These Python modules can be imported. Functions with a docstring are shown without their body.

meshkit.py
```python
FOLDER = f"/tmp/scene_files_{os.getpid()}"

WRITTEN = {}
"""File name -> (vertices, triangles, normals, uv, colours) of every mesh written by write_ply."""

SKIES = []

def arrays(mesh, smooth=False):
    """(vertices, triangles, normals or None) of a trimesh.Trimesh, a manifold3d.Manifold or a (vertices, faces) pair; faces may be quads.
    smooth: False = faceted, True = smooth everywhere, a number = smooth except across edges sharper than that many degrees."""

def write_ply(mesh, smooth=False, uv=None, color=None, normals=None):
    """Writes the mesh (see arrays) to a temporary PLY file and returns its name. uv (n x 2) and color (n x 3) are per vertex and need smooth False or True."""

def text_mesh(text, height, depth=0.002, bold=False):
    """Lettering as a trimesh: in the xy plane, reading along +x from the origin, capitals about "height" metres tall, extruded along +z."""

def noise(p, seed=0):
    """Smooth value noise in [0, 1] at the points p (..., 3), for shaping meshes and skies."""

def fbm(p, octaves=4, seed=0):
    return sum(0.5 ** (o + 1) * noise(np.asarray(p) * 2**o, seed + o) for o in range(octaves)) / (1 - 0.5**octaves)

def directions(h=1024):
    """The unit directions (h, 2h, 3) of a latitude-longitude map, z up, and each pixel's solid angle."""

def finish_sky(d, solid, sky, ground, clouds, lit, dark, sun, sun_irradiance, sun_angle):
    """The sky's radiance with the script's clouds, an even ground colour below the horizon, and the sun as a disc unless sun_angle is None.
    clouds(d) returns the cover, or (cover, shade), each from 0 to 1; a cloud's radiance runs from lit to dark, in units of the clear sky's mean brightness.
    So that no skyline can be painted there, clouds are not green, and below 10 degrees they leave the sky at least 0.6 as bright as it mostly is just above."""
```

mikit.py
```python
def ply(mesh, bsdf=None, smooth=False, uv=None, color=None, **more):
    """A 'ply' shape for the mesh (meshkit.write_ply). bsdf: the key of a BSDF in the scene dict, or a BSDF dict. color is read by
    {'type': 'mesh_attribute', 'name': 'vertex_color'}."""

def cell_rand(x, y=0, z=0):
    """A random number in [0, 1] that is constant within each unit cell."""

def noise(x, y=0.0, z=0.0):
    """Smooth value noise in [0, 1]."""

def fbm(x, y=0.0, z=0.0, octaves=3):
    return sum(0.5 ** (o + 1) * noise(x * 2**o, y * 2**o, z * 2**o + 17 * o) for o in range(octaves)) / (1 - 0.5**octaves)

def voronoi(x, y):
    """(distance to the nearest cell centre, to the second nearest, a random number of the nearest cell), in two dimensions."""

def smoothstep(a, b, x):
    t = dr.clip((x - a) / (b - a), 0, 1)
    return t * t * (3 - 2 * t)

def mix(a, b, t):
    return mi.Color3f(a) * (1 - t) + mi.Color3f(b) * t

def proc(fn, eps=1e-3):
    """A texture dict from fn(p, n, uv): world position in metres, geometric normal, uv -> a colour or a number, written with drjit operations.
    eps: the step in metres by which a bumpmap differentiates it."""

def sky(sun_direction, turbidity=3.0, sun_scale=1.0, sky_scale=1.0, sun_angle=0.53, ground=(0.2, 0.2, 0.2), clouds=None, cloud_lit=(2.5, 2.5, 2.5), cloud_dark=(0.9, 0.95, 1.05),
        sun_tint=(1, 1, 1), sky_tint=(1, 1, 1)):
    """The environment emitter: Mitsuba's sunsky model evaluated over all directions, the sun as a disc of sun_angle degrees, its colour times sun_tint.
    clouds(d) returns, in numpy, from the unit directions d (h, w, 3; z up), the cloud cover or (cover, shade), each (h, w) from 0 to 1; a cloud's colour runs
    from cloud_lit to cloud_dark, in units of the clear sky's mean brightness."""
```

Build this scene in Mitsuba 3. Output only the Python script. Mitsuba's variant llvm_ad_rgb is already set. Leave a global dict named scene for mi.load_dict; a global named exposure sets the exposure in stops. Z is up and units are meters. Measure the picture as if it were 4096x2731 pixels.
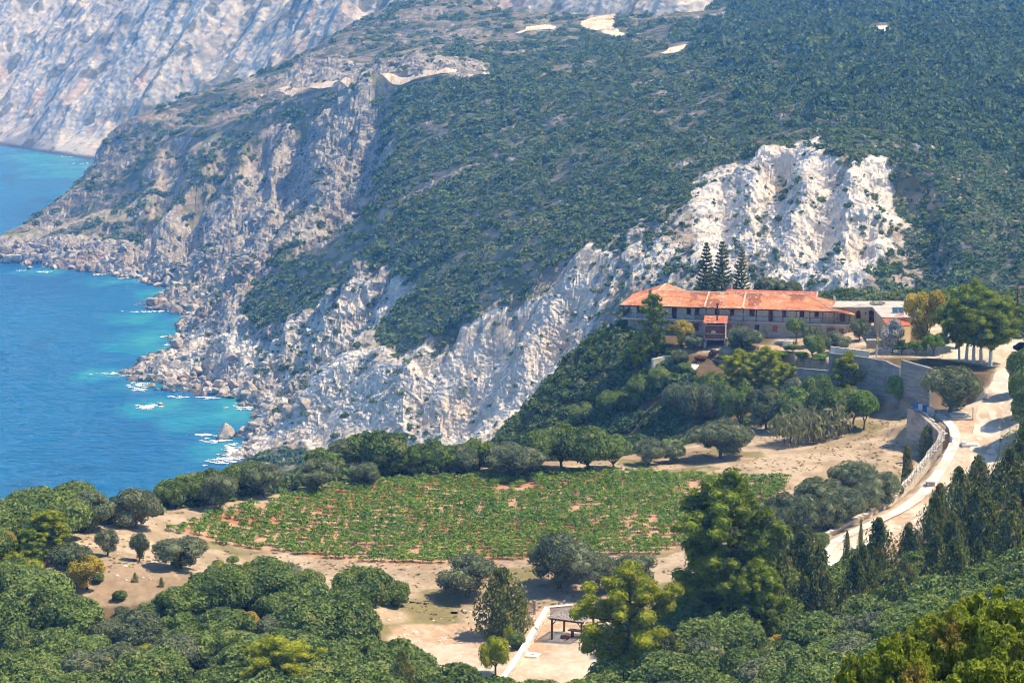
import math, random
import numpy as np
import trimesh
import drjit as dr
import mitsuba as mi
import mikit, meshkit
from mikit import noise, fbm, voronoi, cell_rand, smoothstep, mix
from scipy.interpolate import LinearNDInterpolator, NearestNDInterpolator
from scipy.ndimage import gaussian_filter, map_coordinates
import shapely
from shapely.geometry import Polygon, LineString

T = mi.ScalarTransform4f
scene, labels = {}, {}

# ------------------------------------------------------------------ camera, sky, exposure
CAM_Z, PITCH, FPX, PW, PH = 150.0, math.radians(9.0), 9000.0, 4096.0, 2731.0
scene['camera'] = {
    'type': 'perspective', 'fov_axis': 'x',
    'fov': math.degrees(2 * math.atan(PW / 2 / FPX)),
    'near_clip': 0.5, 'far_clip': 12000.0,
    'to_world': T().look_at(origin=[0, 0, CAM_Z], target=[0, math.cos(PITCH), CAM_Z - math.sin(PITCH)], up=[0, 0, 1]),
    'medium': {'type': 'ref', 'id': 'sea_air'},
}
scene['sea_air'] = {'type': 'homogeneous', 'albedo': {'type': 'rgb', 'value': [0.86, 0.94, 0.99]},
                    'sigma_t': {'type': 'rgb', 'value': [0.00004, 0.00012, 0.00030]}}
SUN = (math.cos(math.radians(60)) * math.cos(math.radians(6)), math.cos(math.radians(60)) * math.sin(math.radians(6)), math.sin(math.radians(60)))
scene['sky'] = mikit.sky(SUN, turbidity=3.0)
labels['sky'] = {'kind': 'structure'}
exposure = 2.05

# ------------------------------------------------------------------ helpers
rng = np.random.default_rng(7)
CP, SP = math.cos(PITCH), math.sin(PITCH)


def P(u, v, y):
    """World point on the sight line through pixel (u, v) of the 4096 x 2731 photograph, y metres ahead."""
    a, b = (u - PW / 2) / FPX, (v - PH / 2) / FPX
    k = y / (CP - b * SP)
    return np.array([a * k, y, CAM_Z + (-SP - b * CP) * k])


def sea_pt(u, v, z=0.0):
    b = (v - PH / 2) / FPX
    k = (z - CAM_Z) / (-SP - b * CP)
    return P(u, v, k * (CP - b * SP))


def rgb(r, g=None, b=None):
    return {'type': 'rgb', 'value': [r, r if g is None else g, r if b is None else b]}


def numbered(name):
    if name not in labels and name not in scene:
        return name
    k = 1
    while f'{name}_{k:03d}' in labels or f'{name}_{k:03d}' in scene:
        k += 1
    return f'{name}_{k:03d}'


_count = {}


def fresh(name):
    n = _count.get(name, -1) + 1
    _count[name] = n
    return name if n == 0 else f'{name}_{n:03d}'


def thing(name, label, cat, group=None):
    key = fresh(name)
    labels[key] = {'label': label, 'category': cat}
    if group:
        labels[key]['group'] = group
    return key


def part(parent, name, mesh, bsdf, smooth=False, label=None, kind=None, **kw):
    key = fresh(parent + '__' + name)
    scene[key] = mikit.ply(mesh, bsdf, smooth, **kw)
    if label or kind:
        labels[key] = {}
        if label:
            labels[key]['label'] = label
        if kind:
            labels[key]['kind'] = kind
    return key


def struct(name, mesh, bsdf, smooth=False, label=None, **kw):
    key = fresh(name)
    scene[key] = mikit.ply(mesh, bsdf, smooth, **kw)
    labels[key] = {'kind': 'structure'}
    if label:
        labels[key]['label'] = label
    return key


def grid_faces(nr, nc):
    i = np.arange(nr - 1)[:, None] * nc + np.arange(nc - 1)[None]
    i = i.ravel()
    return np.vstack([np.stack([i, i + 1, i + nc + 1], 1), np.stack([i, i + nc + 1, i + nc], 1)])


def fb(x, y, s, seed=0, octaves=4):
    """fbm in 0..1 at wavelength s."""
    x, y = np.broadcast_arrays(np.asarray(x, float), np.asarray(y, float))
    if x.ndim == 0:
        return float(fb(x[None], y[None], s, seed, octaves)[0])
    return meshkit.fbm(np.stack([x / s, y / s, np.full(x.shape, seed * 3.7 + 0.5)], -1), octaves, seed)


def ridged(x, y, s, seed=0, octaves=3):
    t, a, w = 0.0, 1.0, 0.0
    for o in range(octaves):
        n = 1 - np.abs(2 * fb(x, y, s / 2 ** o, seed + 11 * o, 1) - 1)
        t = t + a * n * n
        w += a
        a *= 0.5
    return t / w


def sstep(a, b, x):
    t = np.clip((x - a) / (b - a), 0, 1)
    return t * t * (3 - 2 * t)
# ------------------------------------------------------------------ the lie of the land: measured points joined into height fields
def dense(pts, step=6.0):
    """Points along a polyline in space."""
    pts = np.asarray(pts, float)
    out = [pts[:1]]
    for a, b in zip(pts[:-1], pts[1:]):
        n = max(1, int(np.linalg.norm(b - a) / step))
        out.append(a + (b - a) * (np.arange(1, n + 1) / n)[:, None])
    return np.vstack(out)


COAST_PX = [(-330, 1030), (-150, 1042), (0, 1048), (200, 1068), (400, 1088), (520, 1115), (610, 1138), (700, 1158), (640, 1196), (575, 1232), (600, 1243), (730, 1238), (765, 1250), (750, 1325), (700, 1392), (600, 1440),
            (525, 1478), (545, 1500), (600, 1545), (720, 1575), (850, 1580), (980, 1590), (1095, 1610), (1070, 1655), (1010, 1735), (965, 1790), (940, 1842)]
coast = np.array([sea_pt(u, v) for u, v in COAST_PX])
ctrl = [dense(coast)]
ctrl.append(dense(coast[1:-1] + np.array([-28, -6, -9.0]), 14))          # sea bed off the rocks
for x, y in ((-420, 1180), (-330, 1050), (-260, 900), (-230, 760), (-200, 640), (-250, 500), (-160, 560), (-150, 480), (-130, 690), (-600, 1500), (-420, 1700), (-480, 1400), (-300, 300), (-300, 0), (-600, 0), (-600, 2300)):
    ctrl.append([[x, y, -14.0]])
# the back of the headland, out of sight
for x, y, z in ((-305, 1300, -4), (-330, 1290, -9), (-285, 1400, -8), (-310, 1440, -12), (-272, 1480, -9), (-262, 1560, -9), (-225, 1560, 34), (-300, 1600, -12), (-205, 1650, 62), (-258, 1650, -9), (-255, 1760, -9), (-255, 1900, -10), (-150, 1800, 105), (-200, 2000, 60), (-330, 2000, -10), (-100, 2300, 120), (0, 2300, 190), (300, 2300, 230), (600, 2300, 230), (600, 1500, 190), (600, 1000, 160), (600, 500, 120), (600, 0, 120)):
    ctrl.append([[x, y, z]])


def C(*rows):
    ctrl.append([P(*r) for r in rows])


def L(*rows):
    ctrl.append(dense([P(*r) for r in rows]))


# headland skyline and the slopes below it
L((0, 952, 1275), (150, 850, 1305), (265, 755, 1335), (385, 640, 1370), (415, 560, 1382), (425, 485, 1388))
for du, dy, dz in ((-25, 22, -14), (-60, 45, -34)):
    ctrl.append(dense([P(u + du, v, y + dy) + [0, 0, dz] for u, v, y in ((0, 952, 1275), (150, 850, 1305), (265, 755, 1335), (385, 640, 1370), (415, 560, 1382), (425, 485, 1388))]))
L((425, 485, 1388), (600, 438, 1415), (740, 390, 1440), (900, 335, 1475), (1040, 268, 1510), (1200, 205, 1545), (1400, 110, 1600), (1500, 45, 1650), (1610, -10, 1700))
C((0, 1010, 1240), (150, 960, 1250), (300, 980, 1215), (300, 870, 1290), (480, 1010, 1195), (600, 1040, 1180), (600, 900, 1225), (480, 850, 1255), (600, 760, 1275), (600, 620, 1315), (520, 700, 1310))
C((750, 520, 1340), (900, 430, 1390), (1050, 340, 1420), (700, 480, 1375))
# caves and cliffs over the middle cove
L((700, 1010, 1178), (760, 1000, 1172), (820, 985, 1165))
L((690, 905, 1215), (780, 890, 1200), (850, 870, 1195))
C((830, 800, 1215), (930, 700, 1215), (900, 600, 1255), (940, 500, 1300), (1000, 620, 1225), (800, 640, 1275))
C((1000, 1010, 1098), (900, 1100, 1085), (960, 930, 1130), (1060, 850, 1135), (800, 1130, 1090), (950, 1180, 1010), (1050, 1060, 1035), (860, 1210, 1030))
# the ribs and the shaded walls of the amphitheatre
L((1030, 560, 1235), (1010, 690, 1190), (1010, 800, 1160))
L((1115, 520, 1262), (1085, 640, 1222), (1090, 780, 1180), (1100, 880, 1140))
L((1280, 560, 1170), (1270, 700, 1125), (1240, 850, 1080), (1150, 950, 1010))
L((1375, 520, 1190), (1370, 640, 1150), (1355, 790, 1100), (1290, 900, 1030))
C((1180, 560, 1235), (1160, 700, 1180), (1200, 640, 1200))
L((1555, 400, 1112), (1545, 520, 1060), (1520, 640, 1015), (1480, 760, 960), (1400, 860, 915), (1270, 935, 905), (1130, 1000, 925))
L((1480, 420, 1150), (1455, 560, 1105), (1440, 680, 1065), (1395, 800, 1010), (1290, 890, 960))
C((1450, 330, 1190), (1250, 400, 1270), (1150, 430, 1320), (1300, 330, 1290), (1650, 420, 1070))
# road bench on the far slope
L((1060, 372, 1425), (1200, 345, 1340), (1370, 325, 1275), (1560, 312, 1210), (1750, 292, 1165), (1960, 300, 1120))
L((1100, 320, 1445), (1300, 250, 1365), (1480, 275, 1275), (1700, 250, 1215), (1800, 262, 1180))
C((1600, 150, 1500), (1800, 60, 1620), (1800, 180, 1400), (2000, 240, 1210), (2000, 100, 1480), (2200, 20, 1640), (2500, 20, 1600), (2450, 90, 1480), (2420, 40, 1580), (2560, 130, 1330), (2700, 200, 1160), (2300, 180, 1290), (2800, 100, 1300), (2900, -20, 1600), (2100, -30, 1800), (2500, -30, 1800), (3100, -30, 1520))
# the long green slope
C((1600, 620, 975), (1700, 500, 1000), (1700, 700, 905), (1500, 900, 870), (1400, 1000, 865), (1650, 900, 838), (1900, 900, 800), (1900, 700, 880), (1950, 500, 975), (1950, 380, 1045), (2200, 800, 800), (2200, 600, 880), (2200, 420, 970), (2450, 700, 795), (2450, 500, 880), (2450, 330, 990), (2700, 500, 850), (2700, 350, 940), (1200, 1080, 880), (1050, 1230, 868), (1000, 1290, 862), (1800, 1000, 785), (2050, 1000, 745))
L((1750, 1080, 785), (1550, 1085, 805), (1400, 1150, 825), (1250, 1215, 835), (1050, 1285, 850), (880, 1330, 885))
# the second white cliff and its gully, and the spur in front of it
L((1745, 1110, 765), (1640, 1220, 778), (1480, 1330, 780), (1330, 1440, 785), (1180, 1555, 795), (1130, 1600, 800))
C((1500, 1220, 800), (1300, 1330, 815), (1100, 1420, 830), (950, 1400, 850), (1000, 1500, 835), (1150, 1400, 822), (900, 1530, 850), (760, 1500, 865), (650, 1480, 865), (1000, 1560, 812))
L((1780, 1065, 776), (1660, 1195, 765), (1500, 1335, 760), (1330, 1450, 752), (1180, 1535, 742))
L((1175, 1560, 738), (1300, 1500, 730), (1400, 1440, 726), (1560, 1395, 722), (1650, 1345, 719), (1800, 1270, 716), (2000, 1170, 713), (2200, 1070, 706), (2400, 975, 702), (2560, 935, 692))
# first white cliff: foot
L((960, 1800, 727), (1060, 1790, 718), (1150, 1770, 708), (1400, 1790, 690), (1700, 1810, 676), (2000, 1790, 664), (2300, 1600, 655), (2550, 1300, 648), (2700, 1200, 643), (3000, 1185, 635), (3300, 1190, 625), (3600, 1180, 610), (3800, 1170, 600), (4200, 1150, 590))
C((1080, 1650, 730), (1250, 1600, 720), (1050, 1560, 800), (1250, 1700, 706), (1700, 1550, 700), (2000, 1450, 692), (2200, 1350, 682), (2300, 1200, 690), (2500, 1100, 675), (2650, 1000, 678), (2850, 1100, 648))
L((2560, 935, 692), (2640, 870, 700), (2700, 760, 722), (2760, 690, 738), (2900, 650, 732), (3100, 580, 726), (3230, 525, 722), (3300, 600, 700), (3450, 645, 684), (3560, 612, 684), (3660, 680, 666), (3690, 800, 648), (3720, 960, 625), (3740, 1060, 612))
L((2800, 860, 690), (2950, 800, 690), (3120, 720, 690), (3250, 760, 674), (3420, 800, 660), (3560, 800, 655), (3620, 900, 640))
C((2900, 960, 666), (3100, 900, 668), (3300, 960, 648), (3500, 980, 640), (3550, 1080, 622), (3200, 1060, 643))
C((3800, 850, 655), (3950, 1000, 622), (4150, 1020, 610), (4150, 800, 690), (3900, 700, 705), (3700, 560, 735), (3450, 520, 755), (4150, 550, 800), (3900, 400, 840), (3600, 380, 850), (3250, 420, 805), (3000, 450, 840), (3000, 300, 950), (3300, 280, 950), (3700, 250, 960), (4150, 250, 980), (3000, 150, 1120), (3300, 120, 1130), (3700, 100, 1150), (4150, 80, 1170), (3300, 20, 1330), (3700, 0, 1330), (4200, -20, 1330), (3500, -60, 1500), (4200, -80, 1500), (4700, 300, 900), (4800, 900, 640), (4800, 1100, 560), (4700, 0, 1200))
# near ground: monastery shelf, ravine, field, road, woods, the bank below the camera
L((2470, 1290, 396), (2620, 1345, 389), (2830, 1375, 384), (3000, 1385, 381), (3200, 1370, 382), (3400, 1372, 380), (3640, 1385, 377), (3850, 1400, 373), (4300, 1390, 372))
L((2480, 1270, 412), (2700, 1240, 430), (3000, 1240, 440), (3300, 1235, 440), (3600, 1235, 440), (3900, 1250, 440), (4400, 1250, 440))
L((2450, 1300, 408), (2330, 1370, 398), (2200, 1510, 393), (2130, 1600, 395), (2050, 1720, 400), (1950, 1850, 410))
C((2450, 1420, 389), (2550, 1560, 382), (2350, 1600, 386), (2450, 1680, 378), (2700, 1500, 374), (2620, 1430, 384))
for x, y, z in ((-5, 440, 45), (20, 480, 46), (60, 520, 60), (110, 540, 66), (160, 520, 78), (-40, 480, 18), (10, 560, 42), (60, 590, 55), (-60, 600, 4), (-40, 640, 6), (-85, 660, -3), (0, 640, 30)):
    ctrl.append([[x, y, z]])
for x, y, z in ((35, 366, 78.5), (20, 368, 73), (8, 371, 67), (-8, 377, 60), (-30, 390, 48), (-60, 410, 30), (-90, 430, 8), (-125, 440, -8)):
    ctrl.append([[x, y, z]])
# far rim of the field, then the drop to the sea
L((-100, 2240, 246), (150, 2160, 262), (380, 2090, 272), (640, 2040, 283), (840, 2010, 290), (1060, 1975, 296), (1300, 1930, 303), (1500, 1905, 309), (1800, 1880, 315), (2100, 1850, 322), (2400, 1830, 330), (2600, 1810, 337), (2800, 1760, 344), (3050, 1700, 350))
rim = np.vstack([ctrl[-1]])
ctrl.append(rim[: int(len(rim) * 0.75)] + np.array([-9, 12, -2.5]))
ctrl.append(rim[: int(len(rim) * 0.65)] + np.array([-26, 34, -22.0]))
ctrl.append(rim[: int(len(rim) * 0.5)] + np.array([-60, 70, -75.0]))
C((700, 2130, 270), (1000, 2250, 255), (1500, 2050, 290), (1500, 2250, 262), (2000, 1950, 307), (2000, 2240, 269), (2400, 2200, 273), (2400, 1950, 307), (2800, 1950, 309), (2800, 2200, 272), (3100, 2000, 301), (3100, 1780, 337), (3400, 1760, 336), (3450, 1870, 319), (3300, 2000, 301), (3600, 1800, 326), (3640, 1700, 343), (3560, 1640, 352))
C((450, 2230, 252), (300, 2150, 262), (600, 2250, 248), (1300, 2330, 250), (1700, 2400, 252), (2100, 2400, 256), (2250, 2560, 238), (2050, 2660, 228), (1750, 2560, 240), (1600, 2480, 247), (2300, 2640, 230), (1900, 2480, 246))
# woods in the left foreground
for x, y, z in ((-90, 220, 78), (-60, 220, 78.5), (-30, 215, 79), (-90, 190, 77), (-60, 185, 78.5), (-30, 180, 80), (-10, 190, 79.5), (-110, 250, 72), (-125, 262, 62), (-130, 220, 70), (-170, 240, 20), (-170, 180, 50), (-60, 140, 84), (-20, 140, 86), (-100, 140, 78), (-160, 120, 70), (0, 100, 100), (-60, 90, 96), (-120, 80, 88), (0, 215, 79.5), (15, 200, 80.5), (20, 170, 84), (30, 140, 93), (0, 60, 122), (-60, 50, 116), (0, 20, 141), (-60, 0, 135), (0, -30, 148.3), (-100, -30, 140), (0, 0, 148.2), (12, 6, 146.5)):
    ctrl.append([[x, y, z]])
# road and the bank on its right
ROAD_C = [P(3290, 2235, 256), P(3440, 2140, 269), P(3600, 2050, 283), P(3780, 1940, 299), P(3900, 1840, 308), P(3935, 1740, 317), P(3960, 1640, 328), P(3995, 1550, 340), P(4050, 1460, 352), P(4130, 1410, 364), P(4300, 1390, 372)]
ctrl.append(dense(np.array(ROAD_C)))
ctrl.append(dense(np.array(ROAD_C) + np.array([3.5, -1.5, 0.1])))
ctrl.append(dense(np.array(ROAD_C)[:8] + np.array([-3.5, 2.0, 0.0])))
for x, y, z in ((33, 238, 81), (40, 225, 83), (52, 215, 90), (45, 190, 94), (33, 195, 87), (58, 240, 86), (70, 260, 89), (75, 285, 90), (84, 310, 94), (88, 330, 97), (95, 300, 99), (86, 345, 95.5), (110, 330, 106), (110, 250, 105), (80, 220, 99), (70, 180, 104), (45, 150, 102), (90, 180, 112), (30, 110, 110), (45, 100, 115), (22, 80, 119.5), (30, 70, 124), (12.7, 60, 132.2), (10.6, 60, 131.0), (9.2, 60, 130.0), (7.5, 58, 128.4), (15, 62, 132.6), (9, 50, 131.6), (12, 46, 134.0), (5, 52, 126.5), (9, 72, 125.5), (13, 74, 127.0), (17, 74, 128.5), (10, 90, 118.5), (19, 92, 121), (9, 30, 138.5), (20, 20, 142), (60, 60, 132), (60, 0, 150), (120, 100, 135), (160, 250, 120), (150, 400, 104), (160, 0, 160), (100, 400, 93), (130, 350, 102)):
    ctrl.append([[x, y, z]])

ctrl = np.vstack([np.asarray(c, float).reshape(-1, 3) for c in ctrl])
ctrl = ctrl + np.array([[0.013, 0.007, 0]]) * rng.standard_normal((len(ctrl), 1))
_lin = LinearNDInterpolator(ctrl[:, :2], ctrl[:, 2], rescale=False)


class Field:
    """A height field on a regular grid, read by bilinear interpolation."""

    def __init__(self, x0, x1, y0, y1, h):
        self.x0, self.y0, self.h = x0, y0, h
        self.x, self.y = np.arange(x0, x1 + h, h), np.arange(y0, y1 + h, h)
        self.X, self.Y = np.meshgrid(self.x, self.y)
        self.z = None

    def at(self, x, y, a=None):
        a = self.z if a is None else a
        x, y = np.asarray(x, float), np.asarray(y, float)
        if x.ndim == 0:
            return float(self.at(x[None], y[None], a)[0])
        return map_coordinates(a, [(y - self.y0) / self.h, (x - self.x0) / self.h], order=1, mode='nearest')


near = Field(-170, 170, -30, 480, 1.0)
near.z = np.nan_to_num(gaussian_filter(np.nan_to_num(_lin(near.X, near.Y), nan=-14.0), 3.2))
hill = Field(-590, 590, 430, 2290, 2.0)
hill.z = gaussian_filter(np.nan_to_num(_lin(hill.X, hill.Y), nan=-14.0), 2.6)


def inside(poly, x, y):
    return shapely.contains_xy(poly, x, y)


def hit(u, v, field=None, lo=None, hi=None):
    """Where the sight line through (u, v) first meets the ground."""
    for f, a, b in ((near, 20, 470), (hill, 470, 2200)):
        if field is not None and f is not field:
            continue
        ys = np.arange(lo or a, hi or b, 1.0)
        p = np.array([P(u, v, 1.0) - [0, 0, CAM_Z]])[0]
        z = CAM_Z + p[2] * ys
        g = f.at(p[0] * ys, ys)
        k = np.nonzero(z <= g)[0]
        if len(k):
            y = ys[k[0]]
            if k[0]:
                d0, d1 = z[k[0] - 1] - g[k[0] - 1], g[k[0]] - z[k[0]]
                y = ys[k[0] - 1] + d0 / max(d0 + d1, 1e-9)
            return np.array([p[0] * y, y, CAM_Z + p[2] * y])
    return P(u, v, hi or 2200)


def region(pts, field=None):
    """World outline of what the photograph shows inside these pixels."""
    return Polygon([hit(u, v, field)[:2] for u, v in pts]).buffer(0)
# ------------------------------------------------------------------ the hillside across the cove
W1 = region([(960, 1820), (960, 1690), (1120, 1570), (1300, 1500), (1560, 1400), (1800, 1280), (2000, 1180), (2200, 1085), (2330, 1030), (2420, 1060), (2400, 1250), (2250, 1420), (2000, 1760), (1500, 1800)], hill)
W1R = region([(2770, 700), (2900, 660), (3100, 590), (3240, 535), (3310, 610), (3450, 650), (3560, 620), (3650, 690), (3600, 850), (3560, 1000), (3540, 1130), (3300, 1185), (2850, 1180), (2800, 1000), (2760, 850)], hill)
W1S = region([(3600, 630), (3680, 700), (3740, 850), (3790, 1060), (3690, 1120), (3600, 1080), (3600, 850)], hill)
W1M = region([(2330, 1010), (2560, 900), (2700, 800), (2770, 860), (2800, 1000), (2850, 1180), (2550, 1290), (2420, 1240)], hill)
W2 = region([(1735, 1080), (1560, 1100), (1400, 1165), (1250, 1230), (1050, 1300), (900, 1345), (700, 1350), (700, 1380), (540, 1470), (560, 1500), (720, 1570), (1090, 1605), (1180, 1540), (1320, 1430), (1480, 1320), (1640, 1200)], hill)
W3 = region([(1545, 420), (1420, 420), (1340, 500), (1250, 540), (1120, 500), (1020, 560), (960, 680), (860, 800), (700, 880), (560, 1000), (690, 1030), (600, 1230), (740, 1235), (760, 1330), (1000, 1180), (1150, 1000), (1300, 930), (1420, 850), (1500, 720), (1540, 560)], hill)
W4 = region([(-100, 1030), (60, 950), (180, 930), (330, 860), (500, 820), (640, 700), (760, 600), (860, 560), (960, 600), (860, 780), (700, 880), (560, 1000), (560, 1120), (350, 1080), (100, 1060)], hill)
CUT = region([(1090, 350), (1160, 300), (1330, 228), (1400, 270), (1480, 255), (1700, 235), (1770, 262), (1900, 240), (1980, 285), (1700, 310), (1420, 330), (1200, 350)], hill)
SHELF = Polygon(np.vstack([coast[:, :2] + [-30, -10], coast[::-1, :2] + [42, 16]])).buffer(0)


def soft(poly, f, sigma):
    return gaussian_filter(inside(poly, f.X, f.Y).astype(float), sigma)


jx, jy = 26 * (fb(hill.X, hill.Y, 30, 3, 5) - .5), 26 * (fb(hill.X, hill.Y, 30, 4, 5) - .5)
hill.rock = np.zeros_like(hill.X)
hill.white = np.zeros_like(hill.X)
for poly, r, w in ((W1, 1.0, 1.0), (W1R, .84, .62), (W1S, .60, .34), (W1M, .62, .42), (W2, .86, .5), (W3, .82, .12), (W4, .40, .08), (CUT, 1.0, .26), (SHELF, 1.0, .2)):
    m = gaussian_filter(inside(poly, hill.X + jx, hill.Y + jy).astype(float), 1.0)
    hill.rock = np.maximum(hill.rock, r * m)
    hill.white = np.where(m > .5, np.maximum(hill.white, w * m), hill.white)
gy, gx = np.gradient(hill.z, hill.h)
slope = np.hypot(gx, gy)
hill.rock = np.maximum(hill.rock, sstep(1.05, 1.7, slope) * .9)
# outcrops that break through the scrub
knob = sstep(.58, .66, fb(hill.X, hill.Y, 19, 21, 4))
hill.rock = np.maximum(hill.rock, .5 * knob * sstep(600, 700, hill.Y) * (1 - sstep(160, 260, hill.X)))
far_bare = sstep(1250, 1420, hill.Y - 0.35 * hill.X) * (1 - sstep(40, 190, hill.X))
hill.rock = np.maximum(hill.rock, .42 * far_bare * sstep(.5, .62, fb(hill.X, hill.Y, 26, 8, 4)))
# crags, ribs and gullies
rk = gaussian_filter(hill.rock, 1.2)
sl = np.clip(gaussian_filter(slope, 2), 0, 1.3)
hill.z = hill.z + (fb(hill.X, hill.Y, 60, 5) - .5) * 9 * sstep(0, 20, hill.z) + (fb(hill.X, hill.Y, 17, 6) - .5) * 2.2
fdx, fdy = -.62, -.785                                   # the way the slopes fall: ribs and gullies run along it
fs, ft = hill.X * fdy - hill.Y * fdx, hill.X * fdx + hill.Y * fdy
wv = 9 * (fb(hill.X, hill.Y, 28, 12) - .5)
relief = (ridged(fs + wv, ft * .33, 27, 31, 2) - .5) * 15 + (ridged(fs + wv * .6, ft * .38, 11.5, 37, 2) - .5) * 7.5 + (ridged(hill.X, hill.Y, 15, 38, 2) - .5) * 4.5
hill.z = hill.z + np.maximum(rk, .28 * sstep(.5, .9, sl) * (hill.X < 40)) * (.28 + sl) * relief * sstep(-1, 9, hill.z) * .85
def carve(pts, w, depth):
    """A steep-sided gully eaten into the slope along a line seen in the photograph."""
    line = LineString([hit(u, v, hill)[:2] for u, v in pts])
    x0, y0, x1, y1 = line.buffer(3.5 * w).bounds
    sel = np.nonzero((hill.X > x0) & (hill.X < x1) & (hill.Y > y0) & (hill.Y < y1))
    dd = shapely.distance(line, shapely.points(hill.X[sel] + 5 * (fb(hill.X[sel], hill.Y[sel], 12, 7) - .5), hill.Y[sel]))
    hill.z[sel] -= depth * np.exp(-(dd / w) ** 2 * np.where(dd < w, .5, 1.0)) * (.75 + .5 * fb(hill.X[sel], hill.Y[sel], 9, 8))


big3 = np.maximum(soft(W3, hill, 4), .7 * soft(W4, hill, 4)) * (ridged(fs + 2 * wv, ft * .22, 46, 47, 2) - .55) * 22 * sstep(2, 14, hill.z)
hill.z = hill.z + big3
for pts_, w_, d_ in (([(1040, 545), (1015, 650), (1012, 800)], 7, 15), ([(1180, 520), (1160, 640), (1170, 800)], 9, 14), ([(1470, 430), (1440, 600), (1400, 780), (1290, 900)], 11, 19), ([(780, 780), (745, 900), (760, 990)], 7, 12), ([(600, 900), (565, 1010), (560, 1070)], 6, 9), ([(900, 600), (860, 700), (820, 830)], 7, 11), ([(700, 560), (690, 700), (660, 800)], 7, 9),
                     ([(3600, 640), (3640, 780), (3670, 930), (3690, 1040)], 8, 14), ([(3110, 640), (3090, 760), (3060, 900)], 5, 9), ([(3330, 640), (3300, 800), (3280, 960)], 5, 9), ([(2930, 700), (2900, 850), (2880, 1000)], 4.5, 5), ([(3480, 680), (3450, 850), (3430, 1000)], 4, 7), ([(1800, 1330), (1720, 1480), (1660, 1620)], 4, 4), ([(1560, 1230), (1440, 1330), (1330, 1420)], 5, 7)):
    carve(pts_, w_, d_)
low = sstep(14, 5, hill.z) * sstep(-4, 1, hill.z)
hill.z = hill.z + low * (ridged(hill.X, hill.Y, 15, 41, 3) - .42) * 6.5

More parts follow.
